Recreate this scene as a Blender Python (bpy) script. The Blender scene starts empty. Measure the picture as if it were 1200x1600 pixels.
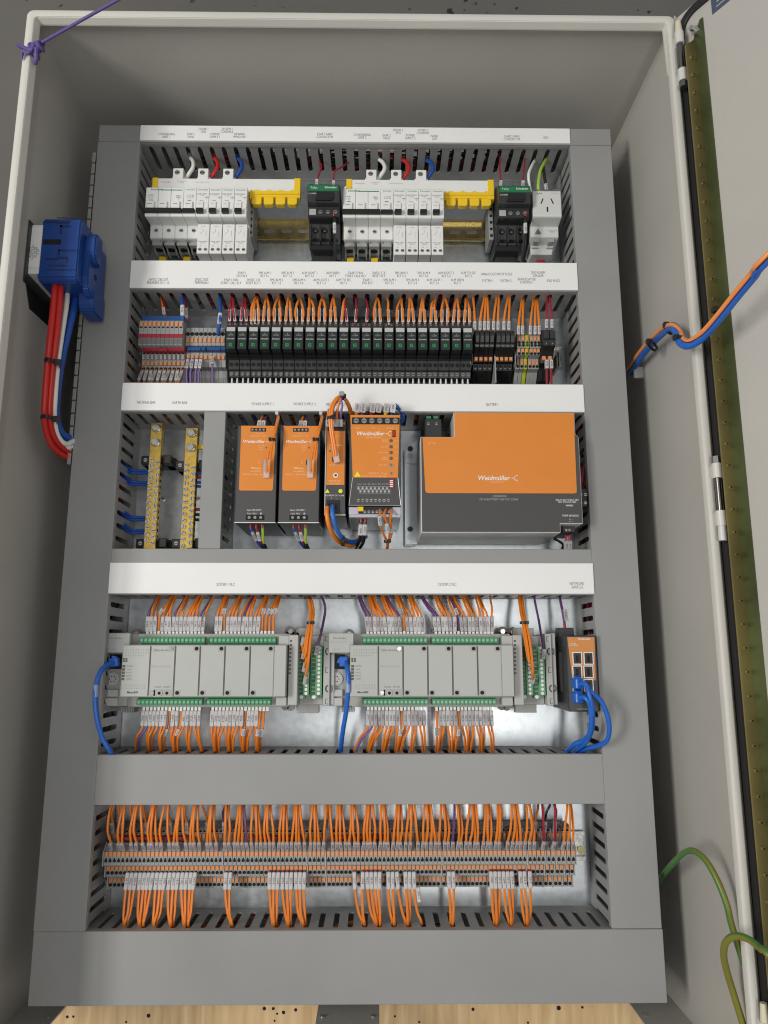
import bpy, bmesh, math, random
from mathutils import Vector, Matrix, Quaternion
R = random.Random(7)
SC = bpy.context.scene
COL = SC.collection
S = 0.001                                   # all lengths below are millimetres

# ------------------------------------------------------------------ camera, world, lamps, exposure
CAM = Vector((30.1, -9.8, 1002.9)); PIT = math.radians(10.84); YAW = math.radians(.643); FPX = 1155.9
FW = Vector((math.sin(YAW)*math.cos(PIT), math.sin(PIT), -math.cos(YAW)*math.cos(PIT)))
RT = Vector((math.cos(YAW), 0, math.sin(YAW))); UP = RT.cross(FW)
cd = bpy.data.cameras.new('camera'); co = bpy.data.objects.new('camera', cd); COL.objects.link(co)
cd.sensor_fit = 'HORIZONTAL'; cd.sensor_width = 36; cd.lens = FPX/1200*36; cd.clip_start = .01; cd.clip_end = 50
co.matrix_world = Matrix((( RT.x, UP.x, -FW.x, CAM.x*S), (RT.y, UP.y, -FW.y, CAM.y*S), (RT.z, UP.z, -FW.z, CAM.z*S), (0,0,0,1)))
SC.camera = co
wd = bpy.data.worlds.new('World'); SC.world = wd; wd.use_nodes = True
wd.node_tree.nodes['Background'].inputs[0].default_value = (1, .995, .98, 1)
wd.node_tree.nodes['Background'].inputs[1].default_value = .35
def lamp(name, loc, to, sx, sy, power, col):
    l = bpy.data.lights.new(name, 'AREA'); l.shape = 'RECTANGLE'; l.size = sx; l.size_y = sy; l.energy = power; l.color = col
    o = bpy.data.objects.new(name, l); COL.objects.link(o); o.location = loc
    z = (Vector(loc)-Vector(to)).normalized(); y = Vector((0,1,0)); x = y.cross(z).normalized(); y = z.cross(x)
    o.rotation_euler = Matrix((x,y,z)).transposed().to_euler()
lamp('ceiling_batten_lamp', (-2.25, .2, 2.3), (0, .1, 0), .28, 1.5, 38, (1, .97, .9))
lamp('ceiling_batten_lamp', (-1.95, .1, 2.45), (0, .1, 0), .24, 1.5, 25, (1, .97, .91))
lamp('ceiling_batten_lamp', (.45, -.35, 2.8), (.2, -.1, 0), .20, 1.2, 14, (1, .97, .93))
SC.view_settings.view_transform = 'Standard'; SC.view_settings.look = 'None'
SC.view_settings.exposure = 0; SC.view_settings.gamma = 1
SC.render.engine = 'CYCLES'; SC.cycles.filter_width = 1.1

# ------------------------------------------------------------------ helpers
def at(u, v, z):                            # a point of the photograph at height z above the mounting plate
    d = FW + RT*((u-600)/FPX) - UP*((v-800)/FPX)
    p = CAM + d*((z-CAM.z)/d.z); return p.x, p.y
def P(u, v, z): x, y = at(u, v, z); return Vector((x, y, z))
def X(u, v, z): return at(u, v, z)[0]
def Y(u, v, z): return at(u, v, z)[1]
ORG = {}
def tag(o, label, cat, group=None, kind=None):
    if label: o['label'] = label
    if cat: o['category'] = cat
    if group: o['group'] = group
    if kind: o['kind'] = kind
    return o
def thing(name, label, cat, loc, group=None):
    o = bpy.data.objects.new(name, None); COL.objects.link(o); o.empty_display_size = .01
    o.location = [c*S for c in loc]; ORG[o] = Vector(loc); return tag(o, label, cat, group)
def link(name, me, parent=None, org=None):
    o = bpy.data.objects.new(name, me); COL.objects.link(o)
    if parent is not None:
        o.parent = parent; ORG[o] = ORG[parent]
    else:
        ORG[o] = Vector(org); o.location = [c*S for c in org]
    return o
class G:
    def __init__(s): s.v = []; s.f = []; s.m = []; s.st = []
    def add(s, vs, fs, m=0):
        s.st.append((len(s.v), len(s.f)))
        b = len(s.v); s.v += [tuple(p) for p in vs]; s.f += [[b+i for i in f] for f in fs]; s.m += [m]*len(fs); return s
    def box(s, x0, x1, y0, y1, z0, z1, m=0):
        return s.add([(x,y,z) for z in (z0,z1) for y in (y0,y1) for x in (x0,x1)],
            [(0,2,3,1),(4,5,7,6),(0,1,5,4),(2,6,7,3),(0,4,6,2),(1,3,7,5)], m)
    def prism(s, poly, a, b, ax='z', m=0):
        n = len(poly)
        if ax == 'z': f = lambda p, t: (p[0], p[1], t)
        elif ax == 'x': f = lambda p, t: (t, p[0], p[1])
        else: f = lambda p, t: (p[0], t, p[1])
        ar = sum(poly[i][0]*poly[(i+1)%n][1]-poly[(i+1)%n][0]*poly[i][1] for i in range(n))
        if (ar < 0) != (ax == 'y'): poly = poly[::-1]
        return s.add([f(p,a) for p in poly]+[f(p,b) for p in poly],
            [list(range(n))[::-1], list(range(n,2*n))]+[[i,(i+1)%n,n+(i+1)%n,n+i] for i in range(n)], m)
    def cyl(s, x, y, z, r, h, ax='z', n=12, m=0, r2=None):
        r2 = r if r2 is None else r2; vs = []
        for t, rr in ((0,r),(h,r2)):
            for i in range(n):
                a = 2*math.pi*i/n; c, d = math.cos(a)*rr, math.sin(a)*rr
                vs.append((x+c,y+d,z+t) if ax=='z' else (x+t,y+c,z+d) if ax=='x' else (x+d,y+t,z+c))
        return s.add(vs, [list(range(n))[::-1], list(range(n,2*n))]+[[i,(i+1)%n,n+(i+1)%n,n+i] for i in range(n)], m)
    def tube(s, pts, r, n=6, m=0):
        pts = [Vector(p) for p in pts]; k = len(pts); ref = None; vs = []
        for i, p in enumerate(pts):
            t = (pts[min(i+1,k-1)]-pts[max(i-1,0)]).normalized()
            if ref is None: ref = t.orthogonal().normalized()
            ref = (ref - t*ref.dot(t)).normalized(); w = t.cross(ref)
            rr = r[i] if isinstance(r, (list,tuple)) else r
            vs += [p + (ref*math.cos(2*math.pi*j/n)+w*math.sin(2*math.pi*j/n))*rr for j in range(n)]
        fs = [[i*n+j, i*n+(j+1)%n, (i+1)*n+(j+1)%n, (i+1)*n+j] for i in range(k-1) for j in range(n)]
        fs += [list(range(n))[::-1], [(k-1)*n+j for j in range(n)]]
        return s.add(vs, fs, m)
    def mesh(s, mats, org=(0,0,0), bev=0, smooth=False, seg=1):
        me = bpy.data.meshes.new('mesh'); o = Vector(org)
        me.from_pydata([(Vector(p)-o)*S for p in s.v], [], s.f)
        for m in (mats if isinstance(mats, (list,tuple)) else [mats]): me.materials.append(m)
        me.polygons.foreach_set('material_index', s.m)
        if bev:
            bm = bmesh.new(); bm.from_mesh(me)
            es = [e for e in bm.edges if len(e.link_faces)==2 and e.calc_face_angle(0) > .5]
            bmesh.ops.bevel(bm, geom=es, offset=bev*S, segments=seg, affect='EDGES', clamp_overlap=True)
            bm.to_mesh(me); bm.free()
        if smooth:
            me.polygons.foreach_set('use_smooth', [True]*len(me.polygons)); me.set_sharp_from_angle(angle=.75)
        me.update(); return me
    def each(s, name, mats, parent, bev=0, smooth=False, per=1):
        """every run of `per` primitives becomes an object of its own"""
        st = s.st[::per]; st.append((len(s.v), len(s.f)))
        for (v0,f0),(v1,f1) in zip(st, st[1:]):
            g = G(); g.v = s.v[v0:v1]; g.f = [[i-v0 for i in f] for f in s.f[f0:f1]]; g.m = s.m[f0:f1]; o = g.obj(name, mats, parent, bev, smooth)
        return o
    def obj(s, name, mats, parent, bev=0, smooth=False, seg=1, label=None):
        if name == 'screw' and isinstance(mats, list) and 2 < len(s.st) <= 16: return s.each(name, mats, parent, bev, smooth, 2)
        if name == 'wire_entry' and 2 <= len(s.st) <= 4 or name == 'terminal_hole' and 1 < len(s.st) <= 6: return s.each(name, mats, parent, bev, smooth)
        if name in ('cable_entry','pin_slot','dimple','dimple_hole','screw_hole','green_insert','latch','groove') and len(s.st) > 1: return s.each(name, mats, parent, bev, smooth)
        o = link(name, s.mesh(mats, ORG[parent], bev, smooth, seg), parent)
        if label: o['label'] = label
        return o
    def root(s, name, mats, label, cat, group=None, kind=None, bev=0, smooth=False, org=None, seg=1):
        if org is None:
            q = list(zip(*s.v)); org = ((min(q[0])+max(q[0]))/2, (min(q[1])+max(q[1]))/2, min(q[2]))
        return tag(link(name, s.mesh(mats, org, bev, smooth, seg), None, org), label, cat, group, kind)
def dup(o, d, label=None, group=None, parent=None):
    c = o.copy(); COL.objects.link(c)
    if parent is None:
        c.location = o.location + Vector(d)*S; ORG[c] = ORG[o]+Vector(d)
    else: c.parent = parent; ORG[c] = ORG[parent]
    if label: c['label'] = label
    if group: c['group'] = group
    for q in [q for q in TEXTQ if q[3] is o]:
        TEXTQ.append(q[:2]+(q[2]+ORG[c]-ORG[o],c)+q[4:])
    for k in o.children: dup(k, d, None, None, c)
    return c
def spline(pts, n=5):
    pts = [Vector(p) for p in pts]
    if len(pts) < 3: return [pts[0].lerp(pts[1], i/n) for i in range(n+1)]
    q = [pts[0]*2-pts[1]]+pts+[pts[-1]*2-pts[-2]]; out = []
    for i in range(1, len(q)-2):
        a, b, c, d = q[i-1:i+3]
        for k in range(n):
            t = k/n; out.append(.5*((2*b)+(c-a)*t+(2*a-5*b+4*c-d)*t*t+(3*b-a-3*c+d)*t**3))
    out.append(pts[-1]); return out
TEXTQ = []
def text(s, size, pos, parent, m, ang=0, align='CENTER', shear=0, bold=0, wide=1, nrm=None, name='lettering'):
    """flat print standing 0.15 mm proud of its surface; built in one go at the end"""
    TEXTQ.append((s, size, Vector(pos), parent, m, ang, align, shear, bold, wide, nrm, name))
def flush_text():
    cache = {}; tmp = []
    for q in TEXTQ:
        k = (q[0], q[1], q[6], q[7], q[8], q[9], q[4].name)
        if k in cache: continue
        c = bpy.data.curves.new('t', 'FONT'); c.body = q[0]; c.size = q[1]*S*1.38; c.align_x = q[6]; c.align_y = 'CENTER'
        c.shear = q[7]; c.offset = q[8]*S; c.resolution_u = 2; c.space_line = .8; c.materials.append(q[4])
        o = bpy.data.objects.new('t', c); COL.objects.link(o); cache[k] = None; tmp.append((k, o, c))
    bpy.context.view_layer.update(); dg = bpy.context.evaluated_depsgraph_get()
    for k, o, c in tmp: cache[k] = bpy.data.meshes.new_from_object(o.evaluated_get(dg))
    for k, o, c in tmp: bpy.data.objects.remove(o); bpy.data.curves.remove(c)
    for s, size, pos, parent, m, ang, align, shear, bold, wide, nrm, name in TEXTQ:
        o = bpy.data.objects.new(name, cache[(s, size, align, shear, bold, wide, m.name)]); COL.objects.link(o)
        o.parent = parent
        rot = Matrix.Rotation(ang, 4, 'Z')
        if nrm is not None: rot = nrm.to_4x4() @ rot
        o.matrix_local = Matrix.Translation((pos-ORG[parent])*S) @ rot @ Matrix.Diagonal((wide,1,1,1))

# ------------------------------------------------------------------ materials
def mat(name, col, rough=.5, metal=0, var=0, vscale=40, bump=0, bscale=300, spec=.5, coat=0, alpha=1):
    m = bpy.data.materials.new(name); m.use_nodes = True; nt = m.node_tree; b = nt.nodes['Principled BSDF']
    b.inputs['Base Color'].default_value = (*col, 1); b.inputs['Roughness'].default_value = rough
    b.inputs['Metallic'].default_value = metal; b.inputs['Specular IOR Level'].default_value = spec
    b.inputs['Coat Weight'].default_value = coat; b.inputs['Alpha'].default_value = alpha
    if var or bump:
        g = nt.nodes.new('ShaderNodeNewGeometry')
    if var:
        n = nt.nodes.new('ShaderNodeTexNoise'); n.inputs['Scale'].default_value = vscale; n.inputs['Detail'].default_value = 5
        r = nt.nodes.new('ShaderNodeMapRange'); r.inputs[1].default_value = .3; r.inputs[2].default_value = .7
        r.inputs[3].default_value = 1-var; r.inputs[4].default_value = 1+var
        x = nt.nodes.new('ShaderNodeVectorMath'); x.operation = 'SCALE'; x.inputs[0].default_value = col
        nt.links.new(g.outputs['Position'], n.inputs['Vector']); nt.links.new(n.outputs['Fac'], r.inputs[0])
        nt.links.new(r.outputs[0], x.inputs['Scale']); nt.links.new(x.outputs[0], b.inputs['Base Color'])
        q = nt.nodes.new('ShaderNodeMapRange'); q.inputs[3].default_value = max(.02, rough-.08); q.inputs[4].default_value = min(1, rough+.08)
        nt.links.new(n.outputs['Fac'], q.inputs[0]); nt.links.new(q.outputs[0], b.inputs['Roughness'])
    if bump:
        n = nt.nodes.new('ShaderNodeTexNoise'); n.inputs['Scale'].default_value = bscale; n.inputs['Detail'].default_value = 3
        k = nt.nodes.new('ShaderNodeBump'); k.inputs['Strength'].default_value = bump; k.inputs['Distance'].default_value = .0006
        nt.links.new(g.outputs['Position'], n.inputs['Vector']); nt.links.new(n.outputs['Fac'], k.inputs['Height'])
        nt.links.new(k.outputs[0], b.inputs['Normal'])
    return m
M = {}
def mm(k, *a, **kw): M[k] = mat(k, *a, **kw)
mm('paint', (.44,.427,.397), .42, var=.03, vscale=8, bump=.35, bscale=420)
mm('paint_pale', (.60,.59,.55), .4, var=.03, vscale=8, bump=.35, bscale=420)  # paler tone than the inner walls, used on rim, lip and hinges
mm('duct', (.278,.282,.280), .40, var=.045, vscale=9, bump=.12, bscale=700)
mm('label', (.80,.81,.81), .35, var=.015, vscale=12)
mm('ink', (.03,.03,.035), .6)
mm('galv', (.56,.60,.63), .37, 1, var=.085, vscale=110, bump=.06, bscale=160)
mm('rail_yellow', (.56,.48,.27), .28, 1, var=.12, vscale=60)
mm('steel', (.62,.62,.60), .25, 1, var=.1, vscale=200)
mm('dark_steel', (.22,.22,.22), .3, 1)
mm('white', (.74,.75,.74), .36, var=.02, vscale=60)
mm('offwhite', (.60,.61,.60), .4)
mm('midgrey', (.36,.365,.36), .42, var=.03)
mm('print', (.16,.17,.17), .6)
mm('faint', (.40,.41,.41), .6)
mm('green_print', (.03,.22,.12), .5)
mm('black', (.012,.012,.013), .38, var=.1)
mm('black2', (.028,.029,.031), .42, var=.1)
mm('void', (.004,.004,.004), .8)
mm('yellow', (.82,.55,.02), .35)
mm('orange', (.70,.232,.033), .42, var=.02, vscale=30)
mm('orange_btn', (.70,.27,.095), .42)
mm('term', (.30,.31,.31), .42, var=.05)
mm('term_dark', (.13,.13,.13), .45)
mm('red', (.30,.012,.028), .4)
mm('blue_plastic', (.008,.05,.24), .34, var=.05)
mm('blue_strip', (.01,.07,.23), .4)
mm('front_dark', (.062,.062,.064), .5, var=.08, vscale=900)
mm('case_dark', (.035,.037,.04), .35, .4)
mm('alu', (.72,.72,.71), .35, .35)
mm('alu_plate', (.50,.53,.52), .4, .85, var=.06, vscale=30)
mm('lavender', (.50,.47,.58), .45)
mm('white_print', (.80,.79,.76), .5)
mm('cream_print', (.85,.55,.32), .5)
mm('warn', (.75,.75,.02), .5)
mm('plc', (.43,.442,.428), .45, var=.02)
mm('plc_mid', (.36,.365,.345), .45)
mm('plc_dark', (.08,.08,.075), .5)
mm('pcb_green', (.055,.25,.12), .38)
mm('pcb_dark', (.012,.085,.04), .4)
mm('relay', (.022,.030,.030), .35)
mm('led_green', (.02,.28,.09), .35)
mm('brass', (.62,.42,.10), .34, .9, var=.1, vscale=150)
mm('strip_grey', (.48,.48,.48), .45)
mm('w_orange', (.76,.215,.02), .38)
mm('w_orange_dark', (.62,.19,.03), .4)
mm('w_red', (.30,.014,.03), .38)
mm('w_bright_red', (.52,.018,.015), .38)
mm('w_blue', (.012,.075,.36), .36)
mm('w_purple', (.13,.055,.17), .4)
mm('w_lilac', (.19,.11,.34), .4)
mm('w_white', (.74,.74,.70), .4)
mm('w_black', (.015,.015,.016), .4)
mm('w_green', (.055,.17,.035), .38)
mm('w_lime', (.33,.52,.05), .38)
mm('ethernet', (.015,.12,.52), .34)
mm('marker', (.53,.52,.53), .4)
mm('marker_grey', (.40,.375,.39), .4)
mm('ferrule_white', (.72,.72,.71), .4)
mm('cord', (.105,.065,.25), .55, bump=.4, bscale=2500)
mm('gasket', (.012,.012,.013), .5)
mm('passivate', (.26,.21,.085), .34, .6, var=.16, vscale=14)
mm('passivate_green', (.10,.12,.05), .30, .6, var=.22, vscale=14)
mm('clear', (.75,.72,.72), .18, alpha=.55)
mm('sticker_blue', (.06,.08,.13), .4)
def two_tone(name, c1, c2, scale, thr=.5):
    m = mat(name, c1, .38); nt = m.node_tree; b = nt.nodes['Principled BSDF']
    g = nt.nodes.new('ShaderNodeUVMap'); sp = nt.nodes.new('ShaderNodeSeparateXYZ')
    r = nt.nodes.new('ShaderNodeValToRGB'); r.color_ramp.interpolation = 'CONSTANT'
    r.color_ramp.elements[0].color = (*c1,1); r.color_ramp.elements[1].color = (*c2,1); r.color_ramp.elements[1].position = thr
    nt.links.new(g.outputs[0], sp.inputs[0]); nt.links.new(sp.outputs[0], r.inputs[0]); nt.links.new(r.outputs[0], b.inputs['Base Color'])
    return m
def floor_mat():
    m = mat('floor', (.115,.11,.102), .6, var=.14, vscale=3); nt = m.node_tree; b = nt.nodes['Principled BSDF']
    g = nt.nodes.new('ShaderNodeNewGeometry'); old = b.inputs['Base Color'].links[0].from_socket
    v = nt.nodes.new('ShaderNodeTexNoise'); v.inputs['Scale'].default_value = 55; v.inputs['Detail'].default_value = 4; v.inputs['Roughness'].default_value = .6
    w = nt.nodes.new('ShaderNodeTexNoise'); w.inputs['Scale'].default_value = 5
    a = nt.nodes.new('ShaderNodeMath'); a.operation = 'MULTIPLY_ADD'; a.inputs[1].default_value = .35
    r = nt.nodes.new('ShaderNodeValToRGB'); r.color_ramp.elements[0].position = .845; r.color_ramp.elements[1].position = .87
    x = nt.nodes.new('ShaderNodeMix'); x.data_type = 'RGBA'; x.inputs[7].default_value = (.014,.013,.012,1)
    nt.links.new(g.outputs['Position'], v.inputs[0]); nt.links.new(g.outputs['Position'], w.inputs[0])
    nt.links.new(w.outputs[0], a.inputs[0]); nt.links.new(v.outputs[0], a.inputs[2]); nt.links.new(a.outputs[0], r.inputs[0])
    nt.links.new(r.outputs[0], x.inputs[0]); nt.links.new(old, x.inputs[6]); nt.links.new(x.outputs[2], b.inputs['Base Color'])
    return m
def ply_mat():
    m = mat('plywood', (.52,.35,.17), .6); nt = m.node_tree; b = nt.nodes['Principled BSDF']
    g = nt.nodes.new('ShaderNodeNewGeometry'); mp = nt.nodes.new('ShaderNodeMapping'); mp.inputs['Scale'].default_value = (28,3,1)
    n = nt.nodes.new('ShaderNodeTexNoise'); n.inputs['Scale'].default_value = 3; n.inputs['Detail'].default_value = 6; n.inputs['Distortion'].default_value = .6
    r = nt.nodes.new('ShaderNodeValToRGB'); r.color_ramp.elements[0].position = .3; r.color_ramp.elements[1].position = .72
    r.color_ramp.elements[0].color = (.50,.33,.16,1); r.color_ramp.elements[1].color = (.72,.53,.30,1)
    nt.links.new(g.outputs['Position'], mp.inputs[0]); nt.links.new(mp.outputs[0], n.inputs[0])
    nt.links.new(n.outputs[0], r.inputs[0]); nt.links.new(r.outputs[0], b.inputs['Base Color']); return m
M['floor'] = floor_mat(); M['ply'] = ply_mat()
def comp(g, c): return M[g]
# ------------------------------------------------------------------ the setting
G().box(-2500,2500,-2500,2500,-60,-52).root('floor', M['floor'], 'dark grey painted concrete floor with black specks and scuffs', None, kind='structure')
b = G().box(-386,386,-900,640,-52,-32).root('plywood_board', M['ply'], 'pale plywood board with dark drill holes under the open bottom of the enclosure', 'board', bev=1)
hg = G()
for u, v in ((105,1589),(114.5,1588.5),(232,1587),(197,1597),(413,1576),(427,1576),(433,1584),(443,1582),(429,1595),(462,1578),(617,1588),(655,1597),(739,1577),(873,1575),(825,1598),(910,1574)):
    x, y = at(u, v, -31.8); hg.cyl(x, y, -32.4, R.uniform(1.2,3.1), .6, n=10)
hg.each('drill_hole', M['void'], b)

# ------------------------------------------------------------------ the enclosure
enc = thing('electrical_enclosure', 'light grey steel electrical enclosure with its door swung open, full of wired modules', 'enclosure', (0,166,-30))
XW, YT, YB, ZR = 398, 766, -430, 222
for sx in (-1, 1):
    a, c = sorted((sx*XW, sx*(XW+2)))
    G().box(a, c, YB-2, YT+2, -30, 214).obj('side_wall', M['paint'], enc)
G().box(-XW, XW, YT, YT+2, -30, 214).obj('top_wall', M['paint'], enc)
bw = G()
for x0, x1 in ((-XW,-345.5), (-38.5,35.5), (342,XW)): bw.box(x0, x1, YB-2, YB, -12, 150)
bw.box(-XW, XW, YB-2, YB, -30, -12).box(-XW, XW, YB-2, YB, 150, 214)
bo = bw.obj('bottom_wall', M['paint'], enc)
rv = G()
for u, v in ((76,1589),(504,1588.5),(583,1588),(1008,1585.5)):
    d = FW + RT*((u-600)/FPX) - UP*((v-800)/FPX); p = CAM + d*((YB-CAM.y)/d.y); rv.cyl(p.x, YB, p.z, 3, 1.2, ax='y', n=10)
rv.each('rivet', M['steel'], bo)
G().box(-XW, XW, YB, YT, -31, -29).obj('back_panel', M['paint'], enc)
def rrect(d, r):
    x, y0, y1 = 400-d, -432+d, 768-d; out = []
    for cx, cy, a0 in ((x-r,y1-r,0),(-x+r,y1-r,90),(-x+r,y0+r,180),(x-r,y0+r,270)):
        for i in range(5):
            a = math.radians(a0+i*22.5); out.append((cx+r*math.cos(a), cy+r*math.sin(a)))
    return out
prof = [(0,196,9),(0,218,9),(.9,221.2,8.6),(3,222.5,8),(8.5,222.5,6),(10,221.8,5.5),(10.6,220,5.5),(10.6,213,5.5),(2,212.5,5)]
rim = G(); rings = [[(x,y,z) for x, y in rrect(d, r)] for d, z, r in prof]; n = len(rings[0])
rim.add([p for q in rings for p in q], [[i*n+j, i*n+(j+1)%n, (i+1)*n+(j+1)%n, (i+1)*n+j] for i in range(len(rings)-1) for j in range(n)])
rim.obj('front_rim', M['paint_pale'], enc, smooth=True)
# inner return lip: along the top, the shaded side and the first stretch of the hinge side
lp = [(9.8,221.4),(10.8,220.8),(13,212.6),(13,210.5),(10.4,210.5),(10.4,218)]
path = [(-400,-432),(-400,768),(400,768),(400,690)]
lg = G(); rings = []
for i, (x, y) in enumerate(path):
    ring = []
    for d, z in lp:
        if i == 3: d = 10+(d-10)*.4
        sx = 1 if x < 0 else -1
        ring.append((x+sx*d, y-d if i in (1,2) else y+(d if i==0 else 0), z))
    rings.append(ring)
k = len(lp); lg.add([p for r_ in rings for p in r_], [[i*k+j, i*k+(j+1)%k, (i+1)*k+(j+1)%k, (i+1)*k+j] for i in range(3) for j in range(k)]+[list(range(k))[::-1], [3*k+j for j in range(k)]])
lg.obj('rim_lip', M['paint_pale'], enc, bev=.8)
# rain gutter side of the hinge edge
G().box(400.2,402,-425,760,150,205).obj('hinge_strip', M['paint'], enc)
pl = G().box(-372,372,-412,742,-4,0).obj('mounting_plate', M['galv'], enc)
# hinges on the right edge
def hinge(yc, flip):
    h = G(); s = -1 if flip else 1
    h.cyl(398.5,yc-34,230.5,5.4,16,ax='y',n=14).cyl(398.5,yc+18,230.5,5.4,16,ax='y',n=14).box(396,401,yc-33,yc-19,219,229).box(396,401,yc+19,yc+33,219,229)
    o = h.obj('hinge', M['paint_pale'], enc, smooth=True)
    G().cyl(398.5,yc-19,230.5,3.4,38,ax='y',n=10).obj('pin', M['dark_steel'], o, smooth=True)
    G().cyl(398.5, yc+34 if not flip else yc-50, 230.5, 4.4, 16, ax='y', n=12, r2=3.2 if not flip else 4.2).obj('cap', M['offwhite'] if flip else M['cap_cream'], o, smooth=True)
    G().cyl(398.5, yc-42 if not flip else yc+34, 230.5, 4.8, 8, ax='y', n=6).obj('bolt', M['dark_steel'], o)
M['cap_cream'] = mat('cap_cream', (.62,.58,.42), .4)
hinge(700, False); hinge(158, True); hinge(-385, False)
# the door, opened 120 degrees about the right edge
DV, NV = Vector((.5,0,.866)), Vector((-.866,0,.5)); H0 = Vector((410,0,222))
def D(s, y, n): return H0 + DV*s + NV*n + Vector((0,y,0))
def dbox(g, s0, s1, y0, y1, n0, n1, m=0):
    return g.add([D(s,y,n) for n in (n0,n1) for y in (y0,y1) for s in (s0,s1)],
        [(0,2,3,1),(4,5,7,6),(0,1,5,4),(2,6,7,3),(0,4,6,2),(1,3,7,5)], m)
dg_ = G(); dbox(dg_, -16, 790, -436, 772, -2, 0)
dbox(dg_, -16, -14, -436, 772, -14, -2); dbox(dg_, -9.6, -8.3, -436, 772, 0, 6); dbox(dg_, -14, 790, 769.5, 772, -14, -2); dbox(dg_, -14, 790, -436, -433.5, -14, -2); dbox(dg_, 787.5, 790, -433, 769, 0, 20)
door = dg_.obj('door', M['paint'], enc, bev=.8)
door['label'] = 'light grey door swung open on the right edge'
def dframe(s0, s1, y0, y1, r, k=6):
    out = []
    for cs, cy, a0 in ((s1-r,y1-r,0),(s0+r,y1-r,90),(s0+r,y0+r,180),(s1-r,y0+r,270)):
        for i in range(k+1):
            a = math.radians(a0+90*i/k); out.append((cs+r*math.cos(a), cy+r*math.sin(a)))
    return out
ga = G(); ring = []
for (ins, nn, r) in ((-2,0.2,28),(-2,3,28),(-1,4,27),(6.5,4,20),(7.5,3,19),(7.5,0.2,19)):
    ring.append([D(s,y,nn) for s, y in dframe(-8+ins, 785-ins, -430+ins, 766-ins, r)])
n = len(ring[0])
ga.add([p for q in ring for p in q], [[i*n+j,i*n+(j+1)%n,(i+1)*n+(j+1)%n,(i+1)*n+j] for i in range(len(ring)-1) for j in range(n)])
ga.obj('gasket', M['gasket'], door, smooth=True)
st = G()
def dpoly(g, pts, off):     # prism between pts and pts+off
    k = len(pts); pts = [Vector(p) for p in pts]
    return g.add(pts+[p+off for p in pts], [list(range(k))[::-1], list(range(k,2*k))]+[[i,(i+1)%k,k+(i+1)%k,k+i] for i in range(k)])
# standing leg (faces the free edge) and flat leg
dpoly(st, [D(13,-380,1.5), D(13,722,1.5), D(13,705,20), D(13,-370,20)], -DV*1.5)
so = st.obj('stiffener_rail', M['passivate'], door)
st = G(); dpoly(st, [D(11.5,-380,0.3), D(26,-380,0.3), D(26,742,0.3), D(22,742,.3), D(11.5,722,0.3)], NV*1.4)
st.obj('stiffener_flange', M['passivate_green'], door)
sd = G(); sh = G()
for k in range(46):
    y = 692-24*k
    c = D(13,y,11); sd.tube([c-DV*.2, c+DV*1.6], 2.6, 10); sh.tube([c+DV*1.2, c+DV*2.0], 1.1, 8)
sd.obj('dimple', M['passivate'], door, smooth=True); sh.obj('dimple_hole', M['void'], door)
bt = G(); c = D(18,728,1.7); bt.tube([c, c+NV*6], 5.5, 6); bt.tube([c+NV*6, c+NV*13], 3, 10); bt.obj('bolt', M['steel'], door)
stk = G(); dbox(stk, 38, 142, 736, 764, .2, .6); stk.obj('sticker', M['sticker_blue'], door)
for k in range(4):
    l = G(); dbox(l, 44+k*1, 132, 741+k*6, 742.4+k*6, .7, .9); l.obj('sticker_line', M['faint'], door)
# ------------------------------------------------------------------ slotted cable ducts with covers
ZC = 84
def comb(x0, x1, pitch, ax, pos, th, H=78, zb=19, fw=.62):
    """slotted duct wall: ax 'x' runs along x at y=pos, ax 'y' runs along y at x=pos; th = signed thickness"""
    g = G(); n = max(1, round((x1-x0)/pitch)); p = (x1-x0)/n; a, b = sorted((pos, pos+th))
    g_ax = 'y' if ax == 'x' else 'x'
    hf = p*fw/2; hs = p/2-hf
    for i in range(n):
        c = x0+p*(i+.5); h = p/2-.01
        arc = [(hf+hs*(1-math.sin(t)), zb+hs*(1-math.cos(t))) for t in (0,.5,1.0,1.57)]
        side = arc+[(hf, H-11), (h-1.3, H-6), (h-1.3, H)]
        poly = [(c-h,0),(c+h,0)]+[(c+q,z) for q, z in side]+[(c-q,z) for q, z in side[::-1]]
        g.prism(poly, a, b, ax=g_ax)
    return g
def duct(name, label, x0, x1, y0, y1, sides='tb', horizontal=True, pitch=16.9, group='grey slotted cable ducts with covers', cover=True):
    t = thing(name, label, 'cable duct', ((x0+x1)/2, (y0+y1)/2, 0), group)
    G().box(x0, x1, y0, y1, .2, 2).obj('base', M['duct'], t)
    if horizontal:
        comb(x0, x1, pitch, 'x', y1-.6, -1.8).obj('slotted_wall', M['duct'], t)
        comb(x0, x1, pitch, 'x', y0+.6, 1.8).obj('slotted_wall', M['duct'], t)
    else:
        comb(y0, y1, pitch, 'y', x1-.6, -1.8).obj('slotted_wall', M['duct'], t)
        comb(y0, y1, pitch, 'y', x0+.6, 1.8).obj('slotted_wall', M['duct'], t)
    c = G()
    if horizontal:
        c.box(x0-.4, x1+.4, y0-.6, y1+.6, 80, ZC).box(x0-.4, x1+.4, y0-.6, y0+.6, 73.5, 80.2).box(x0-.4, x1+.4, y1-.6, y1+.6, 73.5, 80.2)
    else:
        c.box(x0-.6, x1+.6, y0-.4, y1+.4, 80, ZC).box(x0-.6, x0+.6, y0-.4, y1+.4, 73.5, 80.2).box(x1-.6, x1+.6, y0-.4, y1+.4, 73.5, 80.2)
    c.obj('cover', M['duct'], t, bev=.7)
    return t
XL, XR = -299, 301
YD = dict(d1=(691.5,716), d2=(469.5,510.5), d3=(298.5,337), d4=(62.5,118.5), d5=(-183.5,-128), d6=(-396,-320.5))
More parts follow.
